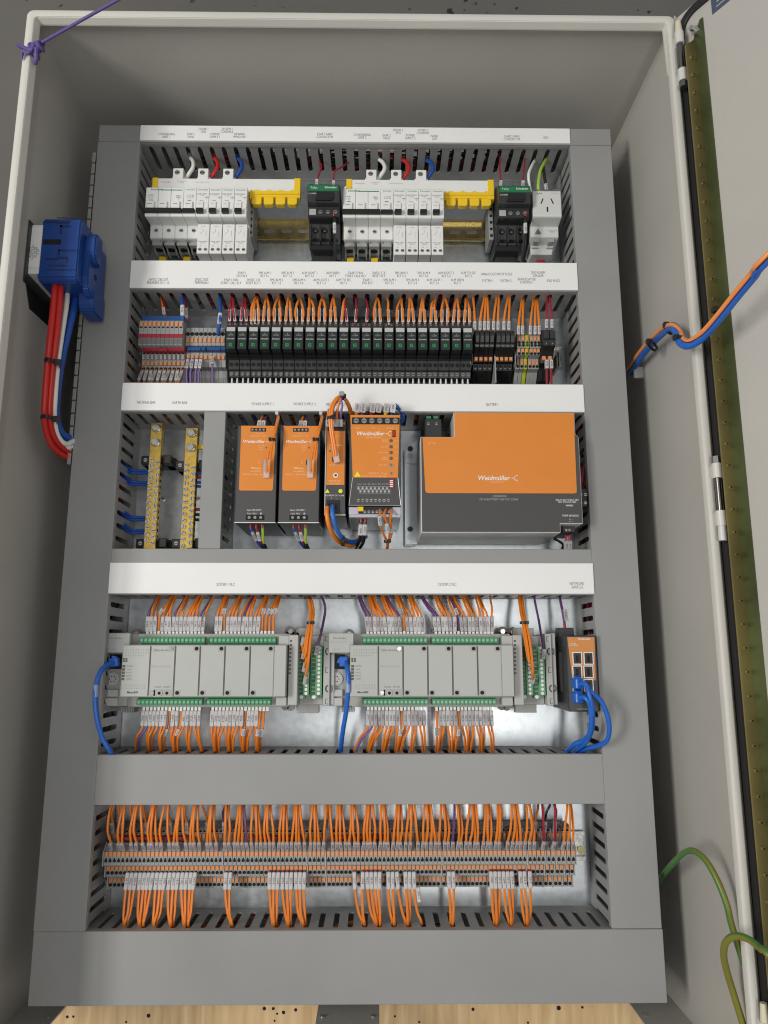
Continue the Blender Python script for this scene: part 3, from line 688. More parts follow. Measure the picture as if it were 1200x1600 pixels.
# ten electronic circuit breaker terminals
a = X(217,515,66); bx = X(286,515,66); p = (bx-a)/10
tops = None
for i in range(10):
    x = a+p*i; pos = f'{("first","second","third","fourth","fifth","sixth","seventh","eighth","ninth","last")[i]} of ten from the shaded duct'
    if tops is None:
        t = thing('fuse_terminal', 'grey fuse terminal with a red stripe, '+pos, 'fuse terminal', (x+p/2,YR2,8), 'grey fuse terminals with red stripes')
        G().prism([(436,8),(436,60),(432,66),(397,66),(396,50),(394.5,48),(371,45),(352,34),(346,8)], x+.12, x+p-.12, ax='x').obj('body', M['term'], t, bev=.35)
        G().box(x+1.2, x+p-1.2, 424, 430, 65, 67.5).obj('push_button', M['orange_btn'], t, bev=.3)
        G().box(x+.1, x+p-.1, 407.6, 413, 65.4, 66.8).obj('red_stripe', M['red'], t)
        G().box(x+.2, x+p-.2, 398.2, 406.8, 65.6, 66.5).obj('dark_window', M['term_dark'], t)
        G().box(x+1.2, x+p-1.4, 383.5, 391, 45, 50).obj('toggle', M['offwhite2'], t, bev=.3)
        G().box(x+1.2, x+p-1.4, 391.6, 394, 46, 48.2).box(x+1.2, x+p-1.2, 421.6, 423.4, 65.7, 66.3).obj('slot', M['void'], t)
        G().box(x+1.2, x+p-1.2, 375.8, 381, 44, 48.4).obj('push_button', M['orange_btn'], t, bev=.3)
        G().cyl(x+p/2, 371.8, 44, 2.3, 1.4, n=10).obj('wire_entry', M['void'], t)
        text('X1', 1.6, (x+p/2, 417.5, 66.2), t, M['print'])
        tops = t
    else: dup(tops, (p*i,0,0), 'grey fuse terminal with a red stripe, '+pos)

def jumper(label, m, u0, u1, v0, v1, z0, z1):
    x0, y1 = at(u0, v0, z1); x1, y0 = at(u1, v1, z1)
    t = G().box(x0, x1, y0, y1, z0, z1).root('jumper_bar', M[m], label, 'jumper bar', 'coloured jumper bars on the terminals', bev=.5)
    c = (x0+x1)/2; G().box(c-6, c+6, y0-1, y0+3, z1-1, z1+1.6).obj('clip', M[m], t, bev=.4); return t
jumper('blue jumper bar lying along the top of the grey fuse terminals', 'blue_strip', 222, 285, 493, 503.5, 44, 62)
jumper('red jumper bar lying between the two halves of the grey fuse terminals', 'red', 222, 288, 543, 548, 40, 58)
# distribution terminals with blue jumpers
a2 = X(290.5,530,52); b2 = X(352,530,52); p2 = (b2-a2)/9; T0 = None
for i in range(9):
    x = a2+p2*i; lab = 'grey distribution terminal with orange buttons over the blue bars, '+('first','second','third','fourth','fifth','sixth','seventh','eighth','last')[i]+' of nine'
    if T0 is None:
        t = thing('distribution_terminal', lab, 'terminal block', (x+p2/2,YR2,8), 'grey distribution terminals beside the relays')
        G().prism([(428,8),(428,54),(402,54),(401,44),(396,44),(395,47),(376,41),(375,30),(366,28),(358,22),(352,8)], x+.12, x+p2-.12, ax='x').obj('body', M['term'], t, bev=.35)
        y = Y(320,532,54); G().box(x+1.3, x+p2-1.3, y-3.2, y+3.2, 53, 55.4).obj('push_button', M['orange_btn'], t, bev=.3)
        y2 = Y(320,559,45); G().box(x+1.3, x+p2-1.3, y2-3, y2+3, 42, 47).obj('push_button', M['orange_btn'], t, bev=.3)
        y = Y(320,522,54); g = G().cyl(x+p2/2, y, 53.4, 2.8, .8, n=12); g.cyl(x+p2/2, y2-7, 39.5, 2.8, 2, n=12); g.obj('wire_entry', M['void'], t)
        G().box(x+.8, x+p2-.8, y2+4.5, y2+8, 44, 46.2).obj('marker_slot', M['void'], t)
        T0 = t
    else: dup(T0, (p2*i,0,0), lab)
jumper('blue jumper bar on the distribution terminals, half nearer the fuses', 'blue_strip', 293, 321, 541.5, 547, 46, 55)
jumper('blue jumper bar on the distribution terminals, half nearer the relays', 'blue_strip', 323, 352, 541.5, 547, 46, 55)
end_stop('dark end bracket between the fuse terminals and the distribution terminals', X(288.5,560,40), 380, 398, 44, 3)

# 22 relays
rp = (X(731,525,75)-X(360.5,525,75))/21; r0 = X(360.5,525,75)
RT_ = None; yT = Y(500,509,75); yB = Y(500,545.5,75)
for i in range(22):
    x = r0+rp*i; h = rp/2-.25
    lab = 'slim black relay under '+RL[i][0].replace('\n',' ').replace('24VDC C.B.','24VDC CB')+', '+ORD[i]+' from the distribution terminals'
    if RT_ is None:
        t = thing('relay', lab, 'relay', (x,YR2,8), 'black relays in a row')
        so = G().prism([(446,8),(444,58),(434,66),(yT-2,66),(yT-2,50),(yB-1,50),(384.5,50),(384,47.5),(371,46),(370,43),(362,40),(361,30),(352,20),(348,8)], x-h, x+h, ax='x').obj('socket', M['black2'], t, bev=.5)
        g = G()
        for s in (-1,1): g.cyl(x+s*3.6, 431.5, 63, 2.4, 3.4, n=10).cyl(x+s*3.6, 378, 46.5, 2.9, .7, n=10)
        g.obj('terminal_hole', M['void'], t)
        g = G()
        for s in (-1,1): screw(g, x+s*3.6, 366, 42.4, 2.5)
        for s in (-1,1): screw(g, x+s*3.6, 427.8, 66.6, 1.6)
        g.obj('screw', [M['screw_dull'], M['void']], t)
        G().prism([(385,53),(yB-1.5,60),(yB-1.5,50),(385,49)], x-h+.6, x+h-.6, ax='x').obj('ejector', M['black'], t, bev=.6)
        G().box(x-h+1.1, x+h-1.1, yB, yT, 48, 75).obj('relay_body', M['relay'], t, bev=.6)
        G().box(x-h+1.6, x+h-1.6, yT-8.5, yT-2.6, 74.6, 75.6).obj('label_plate', M['strip_grey'], t, bev=.3)
        lo = G().box(x-2.3, x+2.3, yB+3.4, yB+8.2, 74.8, 75.6).obj('indicator_lamp', M['led_green'], t, bev=.4)
        G().box(x-1, x+1, yB+4.6, yB+7, 75.6, 75.8).obj('indicator_eye', M['pcb_dark'], lo)
        text('Schneider', 1.9, (x, yB+14.2, 75.2), t, M['white_print']); text('A\n12-24V', 1.9, (x, yB+20.5, 75.2), t, M['faint'])
        g = G()
        for s in (-1,1): g.cyl(x+s*3.6, 352, 37, 1.9, 10, ax='y', n=8, r2=1.0).cyl(x+s*3.6, 344, 37, 2.4, 8, ax='y', n=8)
        g.obj('ferrule', M['ferrule_white'], t, smooth=True)
        RT_ = t
    else: dup(RT_, (rp*i,0,0), lab)
# wires rising from the relays
WC = {0:'rr',1:'rr',2:'ooo',3:'oo',4:'oo',5:'oo',6:'oo',7:'oo',8:'oo',9:'oo',10:'or',11:'r',12:'r',13:'oo',14:'o',15:'oo',16:'oo',17:'oo',18:'oo',19:'oo',20:'oo',21:'oo'}
slotx = lambda x: XL+16.9*(round((x-XL)/16.9-.5)+.5)
for i in range(22):
    x = r0+rp*i; s = WC[i]; n = len(s)
    sx = x+R.uniform(-3,3)+(x-30)*.012
    for j, c in enumerate(s):
        q = (j-(n-1)/2)*(7.4 if n < 3 else 5)
        A_ = Vector((x+q, 430, 67)); d = R.uniform(-2,2)
        B_ = Vector((x+q*1.0+d, 441, 73)); C_ = Vector((x+q*.6+d*.6, 455+R.uniform(-2,2), 72)); E_ = Vector((sx+q*.15, 469+R.uniform(-2,2), 60)); F_ = Vector((sx, 478, 46))
        m = 'w_orange' if c == 'o' else 'w_red'
        A2 = A_.lerp(B_,.1); B2 = B_.lerp(C_, .45+R.uniform(-.1,.25))
        wire((('left','right') if n==2 else ('only',) if n==1 else ('left','middle','right'))[j]+(' orange' if c=='o' else ' dark red')+' wire above the '+ORD[i]+' relay from the distribution terminals', 'wires rising from the relays', m, [A_,B_,C_,E_,F_], 1.55, mk=[(A2,B2)], ferr=('red' if c=='r' else 'white', A_+Vector((0,0,-1.5)), B_-A_), seg=4)
# other wires of the left terminals
def pwire(label, group, m, l, r=1.4, mk=None, **k):
    pp = [q if isinstance(q, Vector) else P(*q) for q in l]
    return wire(label, group, m, pp, r, mk=[(P(*a), P(*b)) for a, b in mk] if mk else None, **k)
pwire('blue wire with a long white sleeve dropping to the end of the blue jumper bar', 'wires on the left terminals', 'w_blue', [(285.5,505,62),(285.5,494,66),(285,475,64),(284.5,462,58),(284,452,48)], 2.3, [((285.5,494,67),(285.2,477,66))], n=8, sc=1.35)
pwire('dark red wire with white sleeve behind the blue one at the end of the fuse terminals', 'wires on the left terminals', 'w_red', [(293,502,56),(291.5,490,58),(290.5,476,56),(286,462,50),(283,452,40)], 1.4, [((292,497,58),(291,482,58))])
for j, u in enumerate((256,259)):
    pwire(('orange','dark red')[j]+' wire with white sleeve dropping behind the blue jumper bar', 'wires on the left terminals', ('w_orange','w_red')[j], [(u+2,500,52),(u,488,54),(u-3,473,54),(u-6,460,46),(u-8,450,38)], 1.3, [((u+1,492,56),(u-.6,481,56))] if j==0 else None)
pwire('thick blue wire with a white sleeve entering the distribution terminals', 'wires on the left terminals', 'w_blue', [(341.5,522,56),(342,512,62),(344,498,66),(344.5,480,64),(343,464,56),(341,454,44)], 2.4, [((342.6,507,64),(344.6,489,66))], n=8, sc=1.35)
for i in range(10):
    x = a+p*(i+.5); y0 = 371.5
    k = -1 if i % 3 else 1
    A_ = Vector((x,y0,44)); 
    wire('orange wire with white sleeve leaving the '+('first','second','third','fourth','fifth','sixth','seventh','eighth','ninth','last')[i]+' fuse terminal downwards', 'orange wires under the fuse terminals', 'w_orange_dark',
        [A_, A_+Vector((-1.4+i*.1,-8,4)), A_+Vector((-5+(i%3)*1.6,-24,6)), A_+Vector((-6,-36,4))], 1.35, mk=[(A_+Vector((-.6,-4,3)), A_+Vector((-4+(i%3)*1.3,-19,6)))], grey=(i%3==0), seg=4)
for j, u in enumerate((294,301,308,314)):
    pwire('lilac wire with grey sleeve under the distribution terminals, '+('first','second','third','fourth')[j]+' from the fuses', 'lilac wires under the distribution terminals', 'w_lilac', [(u,560,46),(u-1,568,50),(u-2.5-j%2,585,48),(u-3-(j-1.5),606,44)], 1.4, [((u-.3,562,50),(u-2,576,50))], grey=j<2, seg=4)
pwire('single lilac wire with grey sleeve right under the middle of the distribution terminals', 'lilac wires under the distribution terminals', 'w_lilac', [(332.5,560,46),(332,566,49),(331.8,585,47),(331.8,606,43)], 1.3, [((332.4,557,50),(331.8,569,50))], grey=True, seg=4)
# analogue input fuse terminals: two groups of four
FT = None
for gi, (u0, u1) in enumerate(((741.5,772),(774.5,803.5))):
    xa, xb = X(u0,540,62), X(u1,540,62); p3 = (xb-xa)/4
    if gi == 0: xf, pf_ = xa, p3
    for i in range(4):
        lab = f'black lever fuse terminal, {ORD[gi*4+i]} of eight from the relays'
        if FT is None:
            x = xa
            t = thing('lever_fuse_terminal', lab, 'fuse terminal', (x+p3/2,YR2,8), 'black lever fuse terminals')
            G().prism([(420,8),(422,58),(420,64),(410,66),(398,62),(392,52),(389.5,49),(382.5,48),(382,42),(374,38),(364,24),(356,8)], x+.12, x+p3-.12, ax='x').obj('body', M['black'], t, bev=.4)
            G().prism([(420.5,63),(419,69),(411,70.5),(403,67),(401,62)], x+.6, x+p3-.6, ax='x').obj('fuse_lever', M['black2'], t, bev=.5)
            G().box(x+1.4, x+p3-1.2, 383.6, 388.8, 47, 51).obj('push_button', M['orange_btn'], t, bev=.3)
            g = G().cyl(x+p3/2, 399.5, 62.4, .9, .9, n=8).cyl(x+p3/2, 376.5, 39, .9, .8, n=8); g.obj('test_point', M['steel'], t)
            G().cyl(x+p3/2, 416, 69.4, 1.6, .5, n=8).cyl(x+p3/2, 379.6, 40.4, 2.0, .9, n=8).obj('wire_entry', M['void'], t)
            FT = t
        else: dup(FT, (xa+p3*i-xf,0,0), lab)
end_stop('grey end bracket between the last relay and the black fuse terminals', X(736.5,560,46), 379, 396, 48, 3)
end_stop('grey end bracket between the black fuse terminals and the orange and grey ones', X(806,560,46), 379, 398, 50, 3.5)
end_stop('grey end bracket right of the pair of tall black fuse holders', X(871,560,40), 378, 398, 44, 4)
G().box(X(773.3,560,48)-.8, X(773.3,560,48)+.8, 352, 394, 8, 50).root('end_plate', M['term'], 'thin grey end plate between the two groups of black fuse terminals', 'end plate')
# grey-orange terminals with one earth terminal
uu = [811,817.2,823.5,830.4,836,841.5]; xs = [X(u,540,58) for u in uu]; w6 = (xs[-1]-xs[0])/5*.97
def tall_term(x, green, lab):
    h = w6/2-.15; b = 'earth_yellow' if green else 'term'
    t = thing('earth_terminal' if green else 'terminal_block', lab, 'terminal block', (x,YR2,8), None if green else 'grey and orange terminals under ANNUCIATOR and DIALLER')
    G().prism([(424,8),(420,56),(417,60),(398.5,60),(398,56),(389.5,56),(389,44),(374.5,44),(373,34),(366,28),(358,20),(352,8)], x-h, x+h, ax='x').obj('body', [M[b]], t, bev=.4)
    for y, z in ((411,60),(396,56),(382.7,44)):
        G().box(x-h+.9, x+h-.9, y-2.8, y+2.8, z-1, z+1.3).obj('push_button', M['orange_btn'], t, bev=.3)
    g = G()
    for y, z in ((405.8,60),(401.8,60),(391.6,56),(377.8,44)): g.cyl(x, y, z-.6, 2.1, .9, n=10)
    g.obj('wire_entry', M['void'] if not green else M['pcb_dark'], t)
M['earth_yellow'] = mat('earth_yellow', (.45,.52,.03), .4, var=.15, vscale=150)
for i, x in enumerate(xs):
    tall_term(x, i == 2, 'yellow-green earth terminal between the grey and orange terminals' if i == 2 else 'grey terminal with three orange buttons, '+('leftmost of the two before the yellow-green one','','','','','')[0]*(i==0)+('second of the two before the yellow-green one')*(i==1)+{3:'just after the yellow-green one',4:'second after the yellow-green one',5:'last before the tall black fuse holders'}.get(i,''))
# tall black fuse holders
for i, u in enumerate((852.5,862)):
    x = X(u,540,66); h = 4.6
    t = thing('fuse_holder', 'tall black fuse holder above red wires, '+('first','second')[i]+' of two under EVD FUSES', 'fuse holder', (x,YR2,8), 'tall black fuse holders')
    G().prism([(424,8),(424,60),(418,71),(404,71),(398,68),(394,58),(388,52),(380,50),(378,40),(362,30),(352,8)], x-h, x+h, ax='x').obj('body', M['black'], t, bev=.6)
    G().box(x-h+1, x+h-1, 406, 417, 70, 74).box(x-h+1.5, x+h-1.5, 397, 402, 66, 71).obj('fuse_lever', M['black2'], t, bev=.5)
    G().box(x-2.4, x+2.4, 383.6, 389, 50, 54.6).obj('push_button', M['orange_btn'], t, bev=.3)
    G().cyl(x, 399.5, 71, .9, .5).obj('test_point', M['steel'], t)
def up_bunch(names, us, top, v0, m, z=66, group='', grey=False, r=1.6):
    for j, u in enumerate(us):
        tu = top[j] if isinstance(top, (list,tuple)) else top
        pwire(names[j], group, m, [(u,v0,z),(u,v0-12,z+3),(u+(tu-u)*.3,v0-30,z+4),(u+(tu-u)*.8,v0-50,z-2),(tu,v0-62,z-14)], r, [((u,v0-1,z+2),(u+(tu-u)*.05,v0-15,z+4))], grey=grey, seg=4)
OR9 = ('first','second','third','fourth','fifth','sixth','seventh','eighth')
up_bunch([f'orange wire with white sleeve above the black lever fuse terminals, {OR9[j]} from the relays' for j in range(8)], (742,750,757,763,771,778,787,795), (739,758,760,761,777,780,795,797), 517, 'w_orange', 66, 'orange wires above the black fuse terminals')
up_bunch([f'orange wire above the grey and orange terminals, {OR9[j]} from the black fuses' for j in range(5)], (810,816.5,828.5,836,842.5), (816,818,834,837,839), 524, 'w_orange', 62, 'orange wires above the grey and orange terminals')
up_bunch([f'dark red wire with white sleeve above the {OR9[j]} tall black fuse holder' for j in range(2)], (854,862.5), (855,858), 514, 'w_red', 68, 'dark red wires at the tall fuse holders')
for j, u in enumerate((854,861)):
    pwire(f'dark red wire with white sleeve below the {OR9[j]} tall black fuse holder', 'dark red wires at the tall fuse holders', 'w_red', [(u,562,52),(u+.3,572,55),(u+.5,588,52),(u+.6,608,48)], 1.7, [((u,563,56),(u+.2,576,57))], sc=1.15, seg=4)
WHICH = {1:'the power supply beside the short duct', 2:'the power supply beside the redundancy module'}
# ------------------------------------------------------------------ row 3: neutral and earth bars
def brass_bar(name, label, u0t, u1t, u0b, u1b, z, vt=660):
    x0 = (X(u0t,vt,z)+X(u0b,850,z))/2; x1 = (X(u1t,vt,z)+X(u1b,850,z))/2; y1 = Y(240,vt,z); y0 = 110
    t = thing(name, label, 'terminal bar', ((x0+x1)/2, 200, 0), 'brass terminal bars')
    b = G().box(x0, x1, y0, y1, z-10, z).obj('bar', M['brass'], t, bev=.6)
    c = (x0+x1)/2; w = x1-x0
    for k, (yy, r) in enumerate(((y1-8,5.6),(y1-28,5.6))):
        g = G().cyl(c,yy,z,r+.6,1).cyl(c,yy,z+1,r,4.4,n=6); g.obj('hex_bolt', M['steel'], t, bev=.5)
    def small(x, y, r): 
        g = G().cyl(x,y,z,r,1.6,n=12); g.box(x-r*.85,x+r*.85,y-.45,y+.45,z+1.55,z+1.75,1); o = link('screw', g.mesh([M['steel'],M['void']], (x,y,z)), t); return o
    small(c, y1-43, 3.6)
    yy = y1-52; me = None
    base = None
    while yy > 128:
        for s in (-1,1):
            px, py = c+s*w*.27, yy-(0 if s<0 else 4)
            if base is None:
                g = G().cyl(0,0,0,2.9,1.7,n=12).box(-2.5,2.5,-.4,.4,1.66,1.8,1); base = g.mesh([M['steel'],M['void']], bev=.25)
            o = link('screw', base, t); o.location = (Vector((px,py,z))-ORG[t])*S; o.rotation_euler.z = R.uniform(0,3); ORG[o] = Vector((px,py,z))
            g = None
        yy -= 8.3
    h = G(); yy = y1-52
    while yy > 115:
        h.cyl(x1-.1, yy-3, z-5, 2.2, .3, ax='x', n=10); yy -= 8.3
    h.obj('wire_hole', M['void'], t)
    for yy in (y1-50, 132):
        g = G().box(x0-14, x0-1, yy-5, yy+7, 0, z-12).box(x0-14, x1+14, yy-5, yy+7, 0, z-22).box(x1+1, x1+12, yy-5, yy+7, 0, z-6); g.obj('bracket', M['black2'], t, bev=.8)
        s = G(); screw(s, x0-8, yy+1, z-11.5, 2.6); s.obj('bracket_screw', [M['steel'], M['void']], t)
    return t, x0, x1, c
nb, nx0, nx1, nc = brass_bar('neutral_bar', 'brass terminal bar under NEUTRAL BAR, blue wires on its side', 237.5, 254.5, 222.5, 243, 46)
eb, ex0, ex1, ec = brass_bar('earth_bar', 'brass terminal bar under EARTH BAR beside the short vertical duct', 291, 308.5, 280, 302, 46, 668)
for j, (v, dv) in enumerate(((733,0),(737,1),(751,0),(755,1),(806,0),(810,1),(826,0),(830,1))):
    x1, y1 = at(224, v+4, 40); x0, y0 = at(188, v-12 if j%2==0 else v-10, 34)
    wire(f'dark blue wire, {OR9[j]} down of eight, from the tall duct to the neutral bar', 'blue wires of the neutral bar', 'w_blue', [(x0-12,y0+6,30),(x0,y0,38),((x0+x1)/2,(y0+y1)/2-5,42),(x1-8,y1+1,41),(nx0+3,y1+1,40)], 2.0, n=7)
for j, (v, m, nm) in enumerate(((741,'w_blue','blue'),(747,'w_red','dark red'),(755,'w_blue','blue'),(761,'w_blue','dark blue'),(797,'w_red','red'),(805,'w_black','black'),(813,'w_black','grey-black'),(700,'yellow','yellow'))):
    y = Y(308, v, 34)
    wire(f'short {nm} wire between the earth bar and the short duct, {("first","second","third","fourth","fifth","sixth","seventh","topmost")[j]} down' if v != 700 else 'yellow tagged wire between the top of the earth bar and the short duct', 'wires behind the earth bar', m, [(ex1-4,y,38),(ex1+4,y,38),(ex1+10,y-1,36),(-190,y-2,34)], 2.0 if v!=700 else 3.4, n=7, seg=3)

# ------------------------------------------------------------------ power supplies
ZP = 106
def logo(cx, cy, z, size, t, m=None):
    m = m or M['white_print']
    text('Weidmüller', size, (cx-size*.55, cy, z), t, m, shear=.2, bold=.055*size/3)
    g = G(); q = size; x = cx+size*3.75
    g.tube([(x-.9*q*.6,cy,z+.1),(x-.05*q,cy,z+.1)], .09*q, 4)
    g.tube([(x+.75*q,cy+.5*q,z+.1),(x+.35*q,cy+.5*q,z+.1),(x-.05*q,cy+.02*q,z+.1),(x+.35*q,cy-.45*q,z+.1),(x+.75*q,cy-.45*q,z+.1)], .09*q, 4)
    g.obj('emblem', m, t)
def psu(u0, u1, k):
    x0, x1 = X(u0,820,ZP), X(u1,820,ZP); y0 = Y(400,817,ZP); y1 = Y(400,665,ZP); c = (x0+x1)/2; w = x1-x0
    t = thing('power_supply', 'dark power supply with an orange face, '+('next to the short vertical duct' if k==1 else 'next to the slim redundancy module'), 'power supply', (c,(y0+y1)/2,8), 'orange-faced power supplies')
    G().box(x0, x1, y0, y1, 8, ZP).obj('case', M['case_dark'], t, bev=.6)
    G().box(x0+.6, x1-.6, y0+.6, y1-.4, ZP, ZP+.6).obj('front_panel', M['front_dark'], t, bev=.3)
    g = G().box(x0, x1, y0-.2, y0+.9, ZP-.3, ZP+.9); g.obj('trim', M['alu'], t)
    r = 1.6; o0 = y0+(y1-y0)*.325
    ox0, ox1 = x0+w*.085, x1-w*.055
    G().prism([(ox0,y1-.6),(ox1,y1-.6),(ox1-w*.03,o0+r),(ox1-w*.03-r,o0),(ox0+r,o0),(ox0,o0+r)], ZP+.6, ZP+1.1).obj('orange_face', M['orange'], t)
    z = ZP+1.1
    b = G().box(c-w*.18, c+w*.2, y1-8.2, y1-3.6, z, z+.5).obj('output_terminal', M['black'], t)
    s = G()
    for i in range(4): s.cyl(c-w*.13+i*w*.092, y1-5.9, z+.5, 1.5, .5, n=10)
    s.obj('screw', M['steel'], b)
    text('1+ 2+ 1- 2-', 2.1, (c+w*.01, y1-10.6, z+.1), t, M['cream_print']); text('Output 24V = 10A', 1.9, (c, y1-13.8, z+.1), t, M['cream_print'])
    logo(c-w*.05, y1-21.2, z+.15, 4.1, t)
    for i, (a_, b_) in enumerate((('DC OK','>'),('Power','<'),('Fault','<'))):
        text(a_, 1.7, (c+w*.10, y1-26.6-i*2.6, z+.1), t, M['cream_print']); text(b_, 1.7, (c+w*.36, y1-26.6-i*2.6, z+.1), t, M['cream_print'])
    g = G().cyl(c+w*.22, y1-29, z, 1.2, .3, n=10); g.obj('indicator_lamp', M['term_dark'], t)
    g = G().box(c+w*.16, c+w*.33, y1-51, y1-45, z-.1, z+.4); g.obj('signal_socket', M['black'], t)
    text('13\n14', 1.8, (c+w*.06, y1-48, z+.1), t, M['cream_print'])
    text('PROeco', 2.6, (c-w*.02, y1-55.5, z+.1), t, M['cream_print'], bold=.06); text('1469490000', 2.0, (c-w*.02, y1-59.6, z+.1), t, M['cream_print']); text('PRO ECO 240W 24V 10A II', 2.0, (c-w*.02, y1-63.6, z+.1), t, M['cream_print'])
    z = ZP+.6
    text('Input 100-240V~', 2.0, (c-w*.02, y0+16, z+.1), t, M['white_print']); text('L(+)  N(-)', 2.0, (c-w*.08, y0+11.6, z+.1), t, M['white_print'])
    g = G(); g.cyl(c+w*.14, y0+11.6, z, 1.3, .15, n=10); g.obj('earth_mark', M['faint'], t)
    b = G().box(c-w*.22, c+w*.22, y0+3.4, y0+9.6, z, z+.6).obj('input_terminal', M['void'], t)
    s = G()
    for i in range(3): s.cyl(c-w*.14+i*w*.14, y0+6.5, z+.6, 1.9, .6, n=10)
    s.obj('screw', M['steel'], b)
    s = G()
    for i in range(14): s.box(x1, x1+.25, y0+10+i*7.5, y0+13+i*7.5, 30, ZP-12)
    s.obj('vent_slot', M['void'], t)
    # wires under and above
    for j, (m, nm, du) in enumerate((('w_blue','dark blue',-6),('w_red','red',0),('w_lime','yellow-green',6.5))):
        xx = c-w*.14+j*w*.14
        q = [Vector((xx,y0-.5,ZP-12)), Vector((xx+.6,y0-7,ZP-14)), Vector((xx+(2-j)*3.0,y0-19,ZP-26)), Vector((c+w*.16+j,y0-31,ZP-46)), Vector((c+w*.18+j,y0-44,ZP-60))]
        wire(f'{nm} input wire under {WHICH[k]}', f'input wires under the power supplies', m, q, 1.6, mk=[(q[1].lerp(q[2],.1), q[1].lerp(q[2],.95))] if j < 2 else None, ferr=('red', q[0]+Vector((0,-1,0)), (0,-1,0)), grey=j==0, seg=4)
    hs = [Vector((c+w*.12,y0-22,ZP-28)), Vector((c+w*.17,y0-29,ZP-38)), Vector((c+w*.21,y0-38,ZP-52)), Vector((c+w*.21,y0-50,ZP-66))]
    G().tube(spline(hs,4), [2.2]+[3.6]*12, 8).root('sleeve', M['black'], f'black sleeve gathering the input wires under {WHICH[k]}', 'cable sleeve', 'black cable sleeves', smooth=True, org=hs[-1])
    for j in range(2):
        q0 = Vector((c-w*.06+j*w*.13, y1+1, ZP-20)); q1 = q0+Vector((2-1.5*j, 10, 1))
        wire(f'white-sleeved output wire behind the top of {WHICH[k]}, {("first","second")[j]} of two', 'output wires above the power supplies', ('w_orange','w_purple')[j], [q0-Vector((0,4,3)), q0, q1, q1+Vector((1,12,-14))], 1.5, mk=[(q0+Vector((0,0,1)), q1+Vector((0,1,1)))], grey=(k==2 and j==0), sc=1.25, seg=4)
    return x0, x1, y0, y1, c, w
for k, (u0, u1) in enumerate(((366,430.5),(434,498.5)), 1):
    x0, x1, y0, y1, c, w = psu(u0, u1, k)
    du = (438-404.5)*0
    # pair of thin orange signal wires hanging in front of the face, tied once, ending in a clear plug
    o = 68.5 if k == 2 else 0
    for j in range(2):
        l = [(416.5+o+j*4,740,ZP+6),(418.5+o+j*4,715,ZP+9),(421.5+o+j*3,700,ZP+12),(425+o+j*2,686,ZP+14),(430+o+j*2,668,ZP+10),(433.5+o+j*2,654,ZP-10),(434+o+j,648,ZP-24)]
        pwire(f'{("left","right")[j]} thin orange wire hanging before {WHICH[k]}', 'orange signal wires before the power supplies', 'w_orange', l, 1.3, n=7)
    t = thing('cable_tie', f'black cable tie on the signal wires before {WHICH[k]}', 'cable tie', P(426.5+o,686,ZP+12), 'black cable ties')
    q = P(426+o,687,ZP+14); G().cyl(q.x,q.y-1.6,q.z,3.6,3.2,ax='y',n=12).box(q.x-4.6,q.x-1.5,q.y-2,q.y+2,q.z,q.z+4).obj('band', M['black'], t, bev=.4)
    q = P(416.5+o,743,ZP+4); q2 = P(417+o,722,ZP+8)
    t = thing('signal_plug', f'clear plug on the face of {WHICH[k]}', 'plug', P(417+o,742,ZP+1.5), 'clear signal plugs')
    rot = orient(q2-q, (0,0,1))
    child('plug_body', G().box(-3.6,3.6,-4,4,-2.4,2.4).mesh(M['clear'], bev=.6), t, q+Vector((0,1,0)), rot)
    for s in (-1,1): child('clear_sleeve', G().box(-1.8,1.8,0,16,-1.8,1.8).mesh(M['marker_grey'], bev=.6), t, q+Vector((s*2.3,4,0)), rot)
    q = P(433+o,647,ZP-20); G().cyl(q.x,q.y,q.z,2.2,4,n=10).box(q.x-2,q.x+2,q.y-1,q.y+2,q.z+3,q.z+5).root('wire_clip', M['offwhite'], f'white clip on the signal wires above {WHICH[k]}', 'clip', 'white wire clips')

# ------------------------------------------------------------------ redundancy module
ZR3 = 106
x0, x1 = X(508,740,ZR3), X(540.5,740,ZR3); y0, y1 = Y(524,805,ZR3), Y(524,656,ZR3); c = (x0+x1)/2; w = x1-x0
t = thing('redundancy_module', 'slim orange-faced redundancy module with a bent loop of wires, left of the wider orange unit', 'power module', (c,(y0+y1)/2,8))
G().box(x0, x1, y0, y1, 8, ZR3).obj('case', M['case_dark'], t, bev=.6)
G().box(x0+.5, x1-.5, y0+.5, y1-.5, ZR3, ZR3+.6).obj('front_panel', M['front_dark'], t, bev=.3)
G().box(x0-.2, x0+.7, y0, y1, ZR3-.3, ZR3+.9).box(x0, x1, y0-.3, y0+.7, ZR3-.3, ZR3+1).obj('trim', M['alu'], t)
oy0 = Y(524,758,ZR3); oy1 = Y(524,670,ZR3)
G().box(x0+1.6, x1-1.8, oy0, oy1+8, ZR3+.6, ZR3+1.1).obj('orange_face', M['orange'], t)
b = G().box(x0+2.4, x1-2, oy1-3, oy1+5, ZR3+.9, ZR3+2.4).obj('output_terminal', M['black'], t, bev=.3)
g = G()
for i in range(4): g.box(x0+3.8+i*5, x0+7+i*5, oy1+2, oy1+5.4, ZR3+2, ZR3+3)
g.obj('push_button', M['orange_btn'], b)
z = ZR3+1.2
text('Weidmüller', 2.5, (c, Y(524,696,ZR3), z), t, M['cream_print'], shear=.2, bold=.05); text('1+ 1- 2+ 2-', 1.8, (c+1, Y(524,682,ZR3), z), t, M['cream_print'])
text('PRO RM 20', 2, (c-1, Y(524,752,ZR3), z), t, M['cream_print']); text('2486100000', 1.8, (c-1, Y(524,756,ZR3), z), t, M['cream_print']); text('DC OK  13  14', 1.7, (c, Y(524,727,ZR3), z), t, M['cream_print'])
